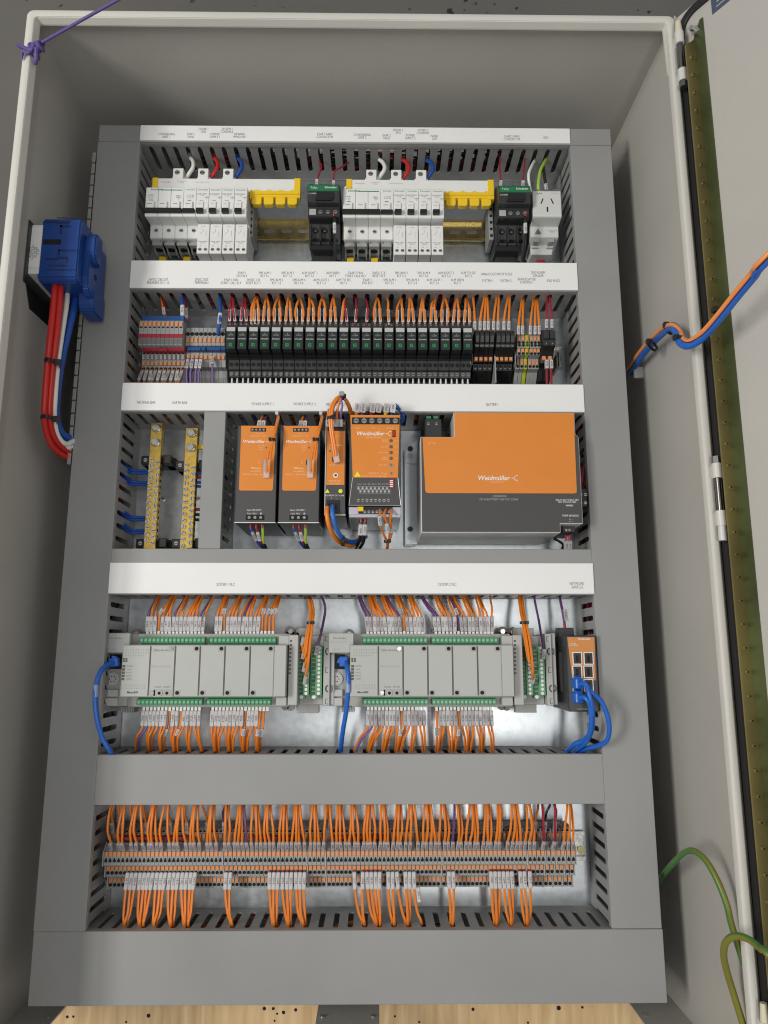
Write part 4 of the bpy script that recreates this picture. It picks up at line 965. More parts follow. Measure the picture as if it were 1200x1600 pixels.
q = P(524.5,743,ZR3); g = G().cyl(q.x,q.y,z-.3,3.1,.5,n=16); o = g.obj('dial', M['white_print'], t); G().cyl(q.x,q.y,z+.2,1.7,.4,n=12).obj('dial_centre', M['dark_steel'], o)
q = P(523,718,ZR3); G().box(q.x-3,q.x+5,q.y-3,q.y+3,z-.2,z+.3).obj('signal_socket', M['black'], t)
q = P(515.5,705,ZR3); G().cyl(q.x,q.y,z-.2,1.3,.5,n=10).obj('indicator_lamp', M['term_dark'], t)
g = G(); q = P(511.5,767.5,ZR3); g.prism([(q.x-2.8,q.y-2.2),(q.x+2.8,q.y-2.2),(q.x,q.y+2.8)], ZR3+.6, ZR3+.9); q = P(532,767.5,ZR3); g.cyl(q.x,q.y,ZR3+.6,2.8,.3,n=6); g.obj('warning_mark', M['warn'], t)
text('OUTPUT DC = 20A', 2, (c-.6, Y(524,774.5,ZR3), ZR3+.75), t, M['white_print']); text('+     -', 2.4, (c-2, Y(524,778.5,ZR3), ZR3+.75), t, M['white_print'])
q = P(520.5,792,ZR3); b = G().box(q.x-8, q.x+8, q.y-8, q.y+8, ZR3+.6, ZR3+2).obj('input_terminal', M['black'], t, bev=.4)
G().box(q.x-6,q.x-1,q.y-3,q.y+4,ZR3+1.9,ZR3+2.2).box(q.x+1,q.x+6,q.y-3,q.y+4,ZR3+1.9,ZR3+2.2).each('wire_entry', M['void'], b)
text('type 24V\n20A\n2486100000', 2.6, (c, y0+.0, 70), t, M['faint'], nrm=Matrix(((1,0,0),(0,0,-1),(0,1,0))).transposed()) if False else None
# loop of orange and lilac wires standing out over the white strip
def loop(label, m, l, r=1.7): pwire(label, 'wires looping over the redundancy module', m, l, r, n=8)
for j in range(2):
    loop(f'orange wire looping up over the white strip and down to the redundancy socket, {("outer","inner")[j]} one', 'w_orange', [(524+j*3,722,ZR3+5),(521+j*3,700,ZR3+10),(517+j*3,675,ZR3+14),(515+j*3.4,652,ZR3+16),(518+j*3,634,ZR3+16),(526+j*2,622,ZR3+14),(534,620,ZR3+10),(542-j,628,ZR3+4),(548-j*2,640,ZR3-6),(551-j,652,ZR3-18)], 1.8)
for j, (m, u) in enumerate((('w_purple',520.5),('w_orange',527),('w_lilac',533))):
    loop(('dark purple','orange','lilac')[j]+' wire rising from the redundancy terminals into the loop', m, [(u,668,ZR3-2),(u-.4,656,ZR3+4),(u-.5,646,ZR3+9),(u+1.5,634,ZR3+13),(u+(533-u)*.7,624,ZR3+13),(535,620,ZR3+11),(543,627,ZR3+3),(549-j,640,ZR3-8)], 1.5)
    A_, B_ = P(u,667,ZR3+3), P(u-.3,655,ZR3+6)
    t2 = thing('marker_sleeve', f'grey marker sleeve on the {("dark purple","orange","lilac")[j]} wire above the redundancy terminals', 'marker sleeve', A_, 'grey marker sleeves above the redundancy module')
    child('sleeve', MKG, t2, (A_+B_)/2, orient(B_-A_, (0,0,1)), (1.25,(B_-A_).length/14,1.2))
pwire('short orange wire with a clear grey sleeve at the left edge of the redundancy terminals', 'wires looping over the redundancy module', 'w_orange', [(513,668,ZR3-2),(512.5,656,ZR3+3),(512.5,648,ZR3),(513.5,640,ZR3-12)], 1.6, [((513,667,ZR3+3),(512.6,652,ZR3+4))], grey=True, sc=1.2)
def tie(label, u, v, z, r, ax='y', h=3.2, extra=True):
    q = P(u, v, z); g = G()
    if ax == 'y': g.cyl(q.x, q.y-h/2, q.z, r, h, ax='y', n=12)
    else: g.cyl(q.x-h/2, q.y, q.z, r, h, ax='x', n=12)
    if extra: g.box(q.x+r*.2, q.x+r*.2+4, q.y-2, q.y+2, q.z+r*.5, q.z+r+2.2)
    return g.root('cable_tie', M['black'], label, 'cable tie', 'black cable ties', bev=.4)
tl = tie('black cable tie at the top of the loop over the redundancy module', 535, 620, ZR3+11, 4.2, 'x', 4); tie('black cable tie on the orange wires beside the redundancy terminals', 516.5, 653, ZR3+16, 4.6)
q = P(534,616,ZR3+15); G().box(q.x-3.2,q.x+3.2,q.y-2.5,q.y+3,q.z-3,q.z+3).obj('tie_head', M['term'], tl, bev=.6)
q = P(526,718,ZR3+6); t = thing('signal_plug', 'clear plug with printed sleeves on the face of the redundancy module', 'plug', q, 'clear signal plugs')
child('plug_body', G().box(-3.8,3.8,-4,4,-2.4,2.4).mesh(M['clear'], bev=.6), t, q, orient((-.25,1,.2),(0,0,1)))
for s in (-1,1): child('clear_sleeve', G().box(-1.6,1.6,0,13,-1.6,1.6).mesh(M['clear'], bev=.6), t, q+Vector((s*2,3,0)), orient((-.25,1,.2),(0,0,1)))
# fat orange and blue output pair
for j, (m, nm, l) in enumerate((('w_orange','orange',[(511.5,793,ZR3+1),(511,803,ZR3+6),(514,820,ZR3+2),(522,838,ZR3-18),(535,849,ZR3-36),(552,851,ZR3-46),(566,836,ZR3-52)]),('w_blue2','blue',[(520,791,ZR3+1),(519.5,801,ZR3+8),(523,818,ZR3+4),(531,836,ZR3-14),(542,845,ZR3-32),(556,847,ZR3-44),(572,838,ZR3-56)]))):
    M.setdefault('w_blue2', mat('w_blue2', (.03,.14,.50), .36))
    pwire(f'thick {nm} wire curving down from the redundancy output', 'thick pair under the redundancy module', m, l, 3.0, n=10)
tie('black cable tie round the thick orange and blue pair', 536, 845, ZR3-24, 7, 'x', 4)

# ------------------------------------------------------------------ UPS control unit
ZU = 112
x0, x1 = X(545,790,ZU), X(626.5,790,ZU); y0, y1 = Y(585,790,ZU), Y(585,648,ZU); w = x1-x0; c = (x0+x1)/2
t = thing('ups_unit', 'wide orange-faced DC back-up unit with a row of six screws, right of the slim module', 'power module', (c,(y0+y1)/2,8))
yb = Y(585,808,ZU-6)
G().box(x0+.4, x1-.4, yb, y1, 8, ZU-6).box(x0, x1, y0, y1, ZU-20, ZU).obj('case', M['case_dark'], t, bev=.6)
G().box(x0+.3, x1-.3, yb-.6, yb+8, 10, ZU-5.4).obj('lower_case', M['alu_plate'], t, bev=.5)
G().box(x0, x1, yb+3, y0-1, ZU-8, ZU-4).obj('lower_band', M['lavender'], t, bev=.4)
ym = Y(585,746.5,ZU)
G().box(x0+.6, x1-.6, y0+.4, y1-.4, ZU, ZU+.5).obj('front_panel', M['front_dark'], t)
G().prism([(x0+1,y1-.8),(x1-1,y1-.8),(x1-w*.055,ym),(x0+w*.07,ym)], ZU+.5, ZU+1.1).obj('orange_face', M['orange'], t)
g = G()
for a_, b_ in (((x0+w*.07,ym),(x0+.3,y0+1)),((x1-w*.055,ym),(x1-.3,y0+1)),((x0,y0+.3),(x1,y0+.3))): g.tube([(*a_,ZU+.55),(*b_,ZU+.55)], .28, 5)
g.obj('trim', M['alu'], t)
ys = Y(585,658,ZU); b = G().box(x0+3, x1-1.6, ys-4.6, ys+4.2, ZU+1, ZU+2).obj('screw_terminal', M['black'], t, bev=.3)
s = G()
for i in range(6): screw(s, x0+8.4+i*w*.153, ys-.4, ZU+2.6, 3.3)
s.each('screw', [M['steel'], M['void']], b, per=2)
z = ZU+1.2
for u, s_ in ((559,'Input'),(584,'Bat'),(609,'Output')): text(s_, 2, (X(u,669,ZU), Y(u,669,ZU), z), t, M['cream_print'])
logo(X(582,678,ZU), Y(585,678,ZU), z, 5.2, t); text('connectPower', 2.4, (X(584,684,ZU), Y(585,684,ZU), z), t, M['cream_print'])
q = P(615.5,678,ZU); o = G().box(q.x-1.9,q.x+1.9,q.y-4.4,q.y+4.4,z-.1,z+.5).obj('dip_switch', M['void'], t); G().box(q.x-1.1,q.x+1.1,q.y-3.5,q.y+3.5,z+.5,z+.7).obj('slider', M['w_bright_red'], o)
for i, (v, s_) in enumerate(((689,'Power\nOutput'),(698.5,'DC OK'),(707.5,'UPS mode'),(716.5,'Alarm\nbattery'))):
    q = P(611,v,ZU); o = G().cyl(q.x,q.y,z-.2,2.1,.5,n=14).obj('indicator_lamp', M['dark_steel'], t); G().cyl(q.x,q.y,z+.3,1,.2,n=10).obj('lens', M['term_dark'], o)
    text(s_, 1.9, (q.x-4, q.y, z), t, M['cream_print'], align='RIGHT'); text('12-14', 1.7, (q.x+6.5, q.y, z), t, M['cream_print'])
for i, v in enumerate((727,740)):
    q = P(611,v,ZU); o = G().cyl(q.x,q.y,z-.2,2.6 if i==0 else 2,.6,n=16).obj('adjuster', M['steel'], t); G().box(q.x-.4,q.x+.4,q.y-1.5,q.y+1.5,z+.42,z+.6).obj('adjuster_slot', M['void'], o)
    text(('Time min','Charge')[i], 1.9, (q.x-5, q.y, z), t, M['cream_print'], align='RIGHT')
text('1370050010', 2, (X(583,740,ZU), Y(585,740,ZU), z), t, M['cream_print']); text('CP DC UPS 24V 20A/10A', 2.1, (X(584,744.6,ZU), Y(585,744.6,ZU), z), t, M['cream_print'])
q = P(558.5,741.5,ZU); G().prism([(q.x-4,q.y-3),(q.x+4,q.y-3),(q.x,q.y+4)], z-.1, z+.1).obj('warning_mark', M['warn'], t)
zz = ZU+.65; g = G()
for v, ua, ub in ((763,557,608),(768,560,611)):
    q0, q1 = P(ua,v,ZU), P(ub,v,ZU)
    for dy in (2.2,-2.2): g.box(q0.x,q1.x,q0.y+dy-.16,q0.y+dy+.16,ZU+.5,zz)
    for i in range(8):
        xx = q0.x+(q1.x-q0.x)*(i+.5)/8; g.cyl(xx,q0.y,ZU+.5,1.5,.15,n=8)
g.obj('wiring_diagram', M['faint'], t)
text('Input  Out  Bat  Alarm  Rly  DC OK', 1.9, (X(583,756.5,ZU), Y(583,756.5,ZU), zz), t, M['faint'])
q = P(611.5,756,ZU); o = G().box(q.x-3.2,q.x+3.2,q.y-5.4,q.y+5.4,ZU+.5,ZU+1.4).obj('dip_switch', M['red'], t)
g = G()
for i in range(4): g.box(q.x-2,q.x+2,q.y-4.4+i*2.4,q.y-3+i*2.4,ZU+1.4,ZU+1.8)
g.obj('slider', M['white_print'], o)
s = G()
for i in range(8): q = P(560+i*6.7,782,ZU); screw(s, q.x, q.y, ZU+1.2, 2)
s.obj('screw', [M['steel'], M['void']], t)
q0, q1 = P(560,797,ZU-4), P(613,803,ZU-4); b = G().box(q0.x,q1.x,q1.y,q0.y+4,ZU-4.5,ZU-2.6).obj('signal_terminal', M['black'], t, bev=.3)
s = G()
for i in range(7): q = P(570+i*6.3,800,ZU-3); screw(s, q.x, q.y, ZU-2.1, 1.8)
s.obj('screw', [M['steel'], M['void']], b)
q = P(563.5,796,ZU-3); G().box(q.x-3.6,q.x+3.6,q.y-2.8,q.y+2.8,ZU-3,ZU+1).obj('yellow_tag', M['yellow'], t, bev=.5)
# wires over and under the UPS
for i, (u, m, nm, gy) in enumerate(((557,'w_orange','orange',1),(566,'w_purple','purple',1),(581,'w_red','red',1),(590.5,'w_black','black',1),(602.5,'yellow','yellow',1),(612.5,'w_blue','blue',0))):
    pwire(f'thick {nm} wire with a marker sleeve standing over the top edge of the back-up unit', 'thick wires over the back-up unit', m, [(u,654,ZU-16),(u+.3,646,ZU-8),(u+1.6,637,ZU-5),(u+1.8,635,ZU-16),(u+1.8,636,ZU-40)], 2.6, [((u+.3,645,ZU-6),(u+2.2,631,ZU-4))], grey=bool(gy), sc=1.75, n=8)
pwire('blue looping wire at the corner of the back-up unit', 'thick wires over the back-up unit', 'w_blue', [(620,660,ZU-20),(627,660,ZU-30),(630,650,ZU-34),(622,638,ZU-26),(616,632,ZU-24)], 2.6, n=8)
for i, u in enumerate((564.5,571)):
    pwire(f'black wire with red ferrule and white sleeve under the back-up unit, {("first","second")[i]} of the pair', 'wires under the back-up unit', 'w_black', [(u,809,ZU-18),(u-.5,818,ZU-18),(u-1.5,834,ZU-26),(u-3,846,ZU-40),(u-9,857,ZU-60)], 2.2, [((u-.5,819,ZU-15),(u-1.6,836,ZU-22))], ferr=('red', P(u,812,ZU-15), (0,-1,0)), sc=1.35, n=8)
for i, (u0, u1) in enumerate(((593.5,593),(603,604.5),(611,610))):
    pwire(f'thin orange wire with white sleeve from the signal terminals of the back-up unit, {("left","middle","right")[i]}', 'wires under the back-up unit', 'w_orange_dark', [(u0,796,ZU-2),(u0+(0,-3,0)[i],804,ZU+3),(u1,816,ZU-4),(u1+6-i*2,834,ZU-20),(605+i,848,ZU-36),(603+i,862,ZU-56)], 1.5, [((u1-.2,806 if i==0 else 818,ZU+2-i*6),(u1+1.4,821 if i==0 else 832,ZU-4-i*6))], sc=1.2)
for i, u in enumerate((602.5,610)):
    q = P(u,812,ZU-14); G().cyl(q.x,q.y-4,q.z,2.3,9,ax='y',n=10).root('ferrule', M['red'], f'red ferrule under the back-up unit, {("left","right")[i]} of the two beside the thin orange wires', 'ferrule', 'red ferrules under the back-up unit', smooth=True)
tie('black cable tie on the thin orange wires under the back-up unit', 605, 846, ZU-33, 4.4)

# ------------------------------------------------------------------ sheet bracket and battery
bx0, bx1 = X(633,750,30), X(654,750,30)
t = thing('battery_bracket', 'galvanised sheet bracket with two black screws left of the battery', 'bracket', ((bx0+bx1)/2,200,0))
yb0, yb1 = Y(640,850,30), Y(640,690,30); yb2 = Y(640,668,30)
G().prism([(bx0,yb0),(bx1-8,yb0),(bx1,yb0+12),(bx1,yb1+8),(bx0+10,yb1),(bx0,yb1-6)], 14, 16).obj('sheet', M['galv'], t)
G().box(X(652,730,16),X(655,730,16),Y(650,815,16),Y(650,728,16),16,16.3).obj('slot', M['void'], t)
for v in (711,837):
    q0, q1 = P(634,v-10,17), P(652,v+14,17); pd = G().box(q0.x,q1.x,q1.y,q0.y,16,18).obj('pad', M['galv'], t, bev=.3)
    q = P(641,v-9.5 if v==711 else v-10,18); o = G().cyl(q.x,q.y,18,3.6,2.4,n=14).obj('screw', M['black2'], t, smooth=True)
    q = P(640.5,v+2,18); G().cyl(q.x,q.y,18,4.4,.25,n=16).obj('hole', M['alu_plate'], t)
ZB = 106
def bp(u, v): return at(u, v, ZB)
out = [bp(657.5,683),bp(708.5,682.5),bp(710,645)]
xl = X(657.5,750,ZB); xr = X(904,750,ZB); ybt = Y(780,832.5,ZB); xn = X(709,660,ZB); yn = Y(680,682.5,ZB); yt = 291
xnb = X(876,825,ZB); ynb = Y(890,818.5,ZB)
body = [(xl,ybt),(xnb,ybt),(xnb,ynb),(xr+3,ynb),(xr+3,yn),(xr-1,yn+4),(xr-1,yt),(xn,yt),(xn,yn),(xl,yn)]
t = thing('battery_module', 'large dark battery module with a broad orange upper face, under BATTERY', 'battery', ((xl+xr)/2,215,0))
G().prism(body, 12, ZB).obj('case', M['alu'], t, bev=.8)
def inset(poly, d):
    n = len(poly); out = []
    for i in range(n):
        a_, b_, c_ = Vector(poly[i-1]), Vector(poly[i]), Vector(poly[(i+1)%n])
        e1 = (b_-a_).normalized(); e2 = (c_-b_).normalized(); n1 = Vector((-e1.y,e1.x)); n2 = Vector((-e2.y,e2.x))
        k = (n1+n2)/(1+n1.dot(n2)); out.append(tuple(b_+k*d))
    return out
G().prism(inset(body, 1.0), ZB-.5, ZB+.5).obj('front_panel', M['front_dark'], t)
oy = Y(780,771,ZB); r = 3.2
G().prism([(xl+2.6,yn-.8),(xn+.8,yn-.8),(xn+.8,yt-1),(xr-2.2,yt-1),(xr-3.2,oy+r),(xr-3.6,oy+1),(xr-3.2-r,oy),(xl+5.4+r,oy),(xl+6.2,oy+1),(xl+5.4,oy+r)], ZB+.5, ZB+1.1).obj('orange_face', M['orange'], t)
z = ZB+1.25
logo(X(775,747.5,ZB), Y(780,747.5,ZB), z, 6.0, t); text('connectPower', 2.2, (X(776,753.4,ZB), Y(780,753.4,ZB), z), t, M['cream_print'])
text('+   -\n24V 12Ah', 1.9, (X(675,692,ZB), Y(675,692,ZB), z), t, M['cream_print'])
z = ZB+.65
text('1370040010', 2.6, (X(780,775.5,ZB), Y(780,775.5,ZB), z), t, M['faint']); text('CP A BATTERY 24V DC 12AH', 2.7, (X(779,780.6,ZB), Y(779,780.6,ZB), z), t, M['faint'])
text('30A FUSE F1/25A 58V\nFLK DC/25A 58V', 2.3, (X(886,783,ZB), Y(886,783,ZB), z), t, M['white_print']); text('TEMP SENSOR', 2.4, (X(891,806,ZB), Y(891,806,ZB), z), t, M['white_print']); text('+  -\n+  -', 2.2, (X(892,813.5,ZB), Y(892,813.5,ZB), z), t, M['white_print'])
q = P(889.5,790,ZB); G().box(q.x-4.4,q.x+4.4,q.y-1,q.y+1,z-.1,z+.05).obj('fuse_mark', M['faint'], t)
q0, q1 = P(664,655,80), P(690,681,80); b = G().box(q0.x,q1.x,q1.y-4,q0.y,20,82).obj('battery_plug', M['black2'], t, bev=.8)
s = G(); 
for u in (669.5,682): q = P(u,662,83); screw(s, q.x, q.y, 82.9, 1.9)
s.obj('screw', [M['steel'], M['void']], b)
g = G()
for u in (670,681): q = P(u,652,76); g.box(q.x-3,q.x+3,q.y-1,q.y+2.5,62,74)
g.obj('green_insert', M['pcb_green'], b)
q = P(885,655,60); G().box(xl+4,xl+40,yn+2,yn+26,14,50).obj('rear_block', M['black'], t, bev=.8)
q0, q1 = P(903,764,90), P(918,792,90); b = G().box(q0.x,q1.x-1,q1.y,q0.y,30,92).obj('fuse_block', M['black'], t, bev=.6)
s = G()
for u in (907,914.5):
    for v in (773,786): q = P(u,v,92); screw(s, q.x, q.y, 93, 2)
s.obj('screw', [M['steel'], M['void']], b)
q0, q1 = P(878,820,90), P(898,832,90); b = G().box(q0.x,q1.x,q1.y,q0.y+2,40,92).obj('sensor_terminal', M['black2'], t, bev=.6)
s = G()
for u in (884.5,889.5): q = P(u,828.5,92); screw(s, q.x, q.y, 93, 1.6)
s.obj('screw', [M['steel'], M['void']], b)
for i, u in enumerate((884.5,890)):
    pwire(f'dark wire with red ferrule and grey sleeve under the battery corner, {("left","right")[i]}', 'sensor wires under the battery', 'w_black', [(u,834,84),(u,842,84),(u+.3,858,76),(u-2,866,60)], 1.7, [((u,845,87),(u+.3,859,80))], ferr=('red', P(u,840,86), (0,-1,0)), grey=True, sc=1.25)
pwire('black bent wire below the lower right corner of the battery', 'sensor wires under the battery', 'w_black', [(866,842,56),(874,846,60),(880,852,56),(876,862,44)], 1.8)
for i, (m, nm) in enumerate((('w_red','dark red'),('w_black','black'),('w_red2','pinkish red'))):
    M.setdefault('w_red2', mat('w_red2', (.38,.02,.06), .4))
    pwire(f'{nm} battery wire curving beside the bright duct, right of the battery', 'wires at the right edge of the battery', m, [(905+i*2.4,770,60),(911+i*2.6,740,66),(914+i*2,715,62),(911+i*3,694,54),(906+i*4,676,44),(902+i*4,660,34)], 2.4, n=8)
tie('black cable tie on the wires at the right edge of the battery', 913, 712, 64, 5)
HND = {1:'left-hand', 2:'right-hand'}
# ------------------------------------------------------------------ row 4: two controllers and the network switch
M['orange_pale'] = mat('orange_pale', (.60,.24,.06), .45); M['case_label'] = mat('case_label', (.06,.062,.065), .5); M['wrap_label'] = mat('wrap_label', (.22,.30,.52), .35)
ZQ = 84
def plc(dx, k, ordn, side):
    def xx(u): return X(u,1050,ZQ)+dx
    def px_(u, v, z=ZQ): q = P(u,v,z); return Vector((q.x+dx,q.y,z))
    yT_, yB_ = Y(300,1007.5,ZQ), Y(300,1089,ZQ)
    t = thing('programmable_controller', f'light grey controller with green terminal strips, '+('beside the shaded duct, under SYSTEM 1 PLC' if k==1 else 'beside the network switch, under SYSTEM 2 PLC'), 'controller', (xx(320),-30,8), 'programmable controllers')
    yt, yb = Y(300,990,62), Y(300,1105,62)
    G().box(xx(191), xx(449), yb, yt, 10, 58).obj('base', M['plc_mid'], t, bev=.8)
    G().box(xx(189), xx(447), yB_, yT_, 58, ZQ-1).obj('upper_housing', M['plc'], t, bev=.8)
    # left communication section
    lx0, lx1 = X(165,1000,68)+dx, xx(190)
    G().box(lx0, lx1+3, Y(170,1020,68), Y(170,989,68), 10, 70).obj('communication_housing', M['plc'], t, bev=.8)
    G().box(lx0, lx1+2, Y(170,1104,60), Y(170,1018,60), 10, 56).obj('side_housing', M['plc_mid'], t, bev=.8)
    q = px_(178,1034,66); o = G().box(q.x-7.5,q.x+8,q.y-9,q.y+9,50,60).obj('network_socket', M['void'], t)
    q = px_(176,1061,58); o = G().cyl(q.x,q.y,55,8.4,2.6,n=24).obj('round_port', M['plc'], t, smooth=True); G().cyl(q.x,q.y,57.2,6.4,.6,n=20).obj('port_face', M['strip_grey'], o)
    g = G()
    for i in range(6): a_ = i*1.05; g.cyl(q.x+3.6*math.cos(a_),q.y+3.6*math.sin(a_),57.8,.8,.15,n=8)
    g.obj('pin_hole', M['void'], o)
    q0, q1 = px_(165,1076,58), px_(184,1103,58)
    G().box(q0.x,q1.x,(q0.y+q1.y)/2+.8,q0.y-1,56,60).box(q0.x,q1.x,q1.y,(q0.y+q1.y)/2-.8,56,60).obj('dust_cover', M['strip_grey'], t, bev=.6)
    text('Allen-Bradley', 2.2, (lx0+13, Y(170,997,70), 70.15), t, M['print']); text('2080-LC50-48QWB', 1.8, (lx0+12, Y(170,1003,70), 70.15), t, M['faint']); text('MAC ID\n00:1D:9C', 1.7, (lx0+9, Y(170,1015,70), 70.15), t, M['faint'])
    # front modules
    mx = [xx(u) for u in (190,233.5,272.5,311.5,350.5,390,428)]
    for i in range(6):
        o = G().box(mx[i]+.5, mx[i+1]-.5, yB_+.6, yT_-.6, ZQ-2, ZQ).obj(('status_panel','power_panel')[i] if i < 2 else 'blank_cover', M['plc'], t, bev=.5)
        if i > 0:
            g = G().box(mx[i]-1, mx[i]+.9, yB_+2, yT_-2, ZQ-1.5, ZQ+.1); 
            for yy, s in ((yT_-4.6,-1),(yB_+4.8,1)):
                xs_ = mx[i+1]-4.6 if s<0 else mx[i]+4.6
                if i == 1 and s > 0: pass
                G().box(xs_-3.8, xs_+3.6, yy-3.4, yy+3.4, ZQ-.1, ZQ+.25).obj('screw_recess', M['plc_mid'], o)
                c_ = G().cyl(xs_, yy, ZQ+.1, 2.3, .6, n=12).obj('cover_screw', M['void'] if i > 1 else M['steel'], o)
            g.obj('gap', M['plc_dark'], t)
    G().box(mx[6]+.4, xx(446.5), yB_+.6, yT_-.6, ZQ-2, ZQ).obj('end_cover', M['plc'], t, bev=.5)
    z = ZQ+.15; yv = lambda v: Y(300,v,ZQ)
    g = G()
    for r_, v in enumerate((1015.5,1020,1024.5)):
        for i in range(10 if r_ < 2 else 8): text('' or str(i % 10), 1.7, (xx(195+i*3.9), yv(v), z), t, M['print'])
    for v in (1071,1075.5):
        for i in range(10): text(str(i % 10), 1.7, (xx(191.5+i*4), yv(v), z), t, M['print'])
    g = G()
    for i, v in enumerate((1041,1046,1051,1056,1061)):
        q = px_(193.5-i*.4,v); g.box(q.x-1.7,q.x+1.7,q.y-1.4,q.y+1.4,ZQ,ZQ+.35); text(('POWER','RUN','FAULT','FORCE','COMM')[i], 1.6, (q.x+7, q.y, z), t, M['print'])
    for u in (193.5,197.5):
        for v in (1029.5,1033): q = px_(u,v); g.box(q.x-1.1,q.x+1.1,q.y-1.1,q.y+1.1,ZQ,ZQ+.3)
    g.obj('status_lamp', M['plc_dark'], t)
    q = px_(207,1082); text('Micro850', 2.5, (q.x, q.y, z), t, M['ink'], bold=.08, shear=.15)
    q = px_(251,1016); text('Allen-Bradley', 2.5, (q.x+2, q.y, z), t, M['print']); q = px_(240.5,1016); g = G().cyl(q.x,q.y,ZQ,2.6,.15,n=16); g.obj('round_emblem', M['faint'], t)
    q = px_(251,1041.5); text('2080-PS120-240VAC', 2.2, (q.x, q.y, z), t, M['faint']); q = px_(254,1073.5); text('DC24V   DC24V', 2, (q.x, q.y, z), t, M['print'])
    q = px_(255.5,1083); o = G().box(q.x-12,q.x+11,q.y-4.4,q.y+4.4,ZQ,ZQ+.25).obj('jack_plate', M['plc_mid'], t); G().cyl(q.x-5,q.y,ZQ+.2,3.6,.9,n=18).obj('jack_ring', M['plc'], o, smooth=True); G().cyl(q.x-5,q.y,ZQ+1.1,2,.15,n=12).cyl(q.x+4,q.y,ZQ+.3,1.9,.2,n=12).obj('jack_hole', M['void'], o)
    # green terminal strips
    def strip_(u0, u1, v0, v1, up):
        q0, q1 = px_(u0,v0,66), px_(u1,v1,66); n = 16
        o = G().box(q0.x,q1.x,q1.y,q0.y,40,66).box(q0.x,q1.x, *( (q1.y-3,q1.y) if up else (q0.y,q0.y+3)), 40, 61).obj('terminal_strip', M['pcb_green'], t, bev=.3)
        g = G(); h = G()
        for i in range(n):
            x = q0.x+(q1.x-q0.x)*(i+.5)/n; yc = (q0.y+q1.y)/2
            g.cyl(x, yc, 66, 1.7, .35, n=9); h.box(x-2.6, x-2.3, q1.y+.6, q0.y-.6, 65.9, 66.4)
        g.obj('screw', M['pcb_screw'], o); h.obj('divider', M['pcb_dark'], o)
        return q0, q1
    T_ = [strip_(218.5,320,995,1005.5,True), strip_(327,431,995,1005.5,True)]
    B_ = [strip_(214,316,1092,1102,False), strip_(322.5,423,1092,1102,False)]
    # white comb of ferrules
    fr = []
    for (q0, q1), s in ((T_[0],1),(T_[1],1),(B_[0],-1),(B_[1],-1)):
        g = G(); y = q0.y if s > 0 else q1.y
        g.box(q0.x+3, q1.x-2, *(sorted((y, y+s*2.6))), 52, 57)
        for i in range(16):
            x = q0.x+4+(q1.x-q0.x-7)*(i+.5)/16; g.box(x-1.5, x+1.5, *sorted((y+s*2, y+s*7.5)), 52, 57)
        g.obj('ferrule_comb', M['ferrule_white'], t)
        fr.append([(q0.x+4+(q1.x-q0.x-7)*(i+.5)/16, y+s*7.5) for i in range(16)])
    # right end of the base, lugs, extension modules
    G().box(xx(432), xx(449), Y(300,1008,70), Y(300,993,70), 40, 72).box(xx(430), xx(447), Y(300,1103,70), Y(300,1089,70), 40, 72).each('corner_block', M['plc'], t, bev=.8)
    G().box(xx(449), xx(464), Y(300,1102,72), Y(300,992,72), 10, 74).obj('extension_module', M['plc'], t, bev=.8)
    g = G()
    for i in range(9): q = px_(454.6-i*.25,1001.5+i*6.3,74); g.box(q.x-1.2,q.x+1.2,q.y-1.2,q.y+1.2,74,74.4)
    g.obj('status_lamp', M['plc_dark'], t)
    G().box(xx(464), xx(503), Y(300,1102,56), Y(300,993,56), 10, 50).obj('extension_base', M['plc_mid'], t, bev=.8)
    for u0, u1 in ((466.5,482.5),(485.5,502.5)):
        q0, q1 = px_(u0,1009.5,64), px_(u1,1092,64)
        o = G().box(q0.x,q1.x,q1.y+4,q0.y,46,60).prism([(q0.y,60),(q0.y,64),(q1.y+4,64),(q1.y+4,60)], q0.x+(q1.x-q0.x)*.45, q1.x, ax='x').box(q0.x+1,q1.x-5,q1.y,q1.y+4,46,58).obj('extension_terminal', M['pcb_green2'], t, bev=.3)
        g = G(); h = G(); n = 12
        for i in range(n):
            y = q1.y+4+(q0.y-q1.y-4)*(i+.5)/n
            g.cyl(q0.x+(q1.x-q0.x)*.73, y, 64, 1.9, .5, n=10); h.box(q0.x+1, q0.x+(q1.x-q0.x)*.4, y-1.8, y+1.8, 60, 60.25)
        g.cyl(q0.x+4.5, q1.y+2, 58, 2.4, .5, n=10)
        g.obj('screw', M['white_print'], o); h.obj('wire_entry', M['pcb_dark2'], o)
    G().box(xx(503.5), xx(514), Y(300,1103,64), Y(300,990,64), 10, 64).box(xx(514.5), xx(521), Y(300,1102,64), Y(300,989,64), 10, 61).obj('end_cap', M['plc'], t, bev=.7)
    g = G(); h = G()
    for v in (1018,1076):
        q = px_(514,v,64)
        for s in (0, math.pi):
            g.tube([(q.x+4.2*math.cos(s+a_), q.y+4.2*math.sin(s+a_), 64.5) for a_ in [-1.2+.3*j for j in range(9)]], .7, 5)
    for v in (998,1047,1096): q = px_(510,v,64); h.tube([(q.x+2,q.y+3,64.1),(q.x-1,q.y+3,64.1),(q.x-1,q.y-3,64.1),(q.x+2,q.y-3,64.1)], .4, 4)
    g.obj('latch_ring', M['plc_dark'], t); h.obj('latch_mark', M['plc_dark'], t)
    for (u, v) in ((207,990),(452,986),(468,987)):
        q = px_(u,v,40); g = G().cyl(q.x,q.y,20,6.4,6,n=18).box(q.x-6,q.x+6,q.y-10,q.y,20,26); o = g.obj('mounting_lug', M['plc_mid'], t, bev=.5); G().cyl(q.x,q.y,26,3,.3,n=14).obj('hole', M['steel'], o)
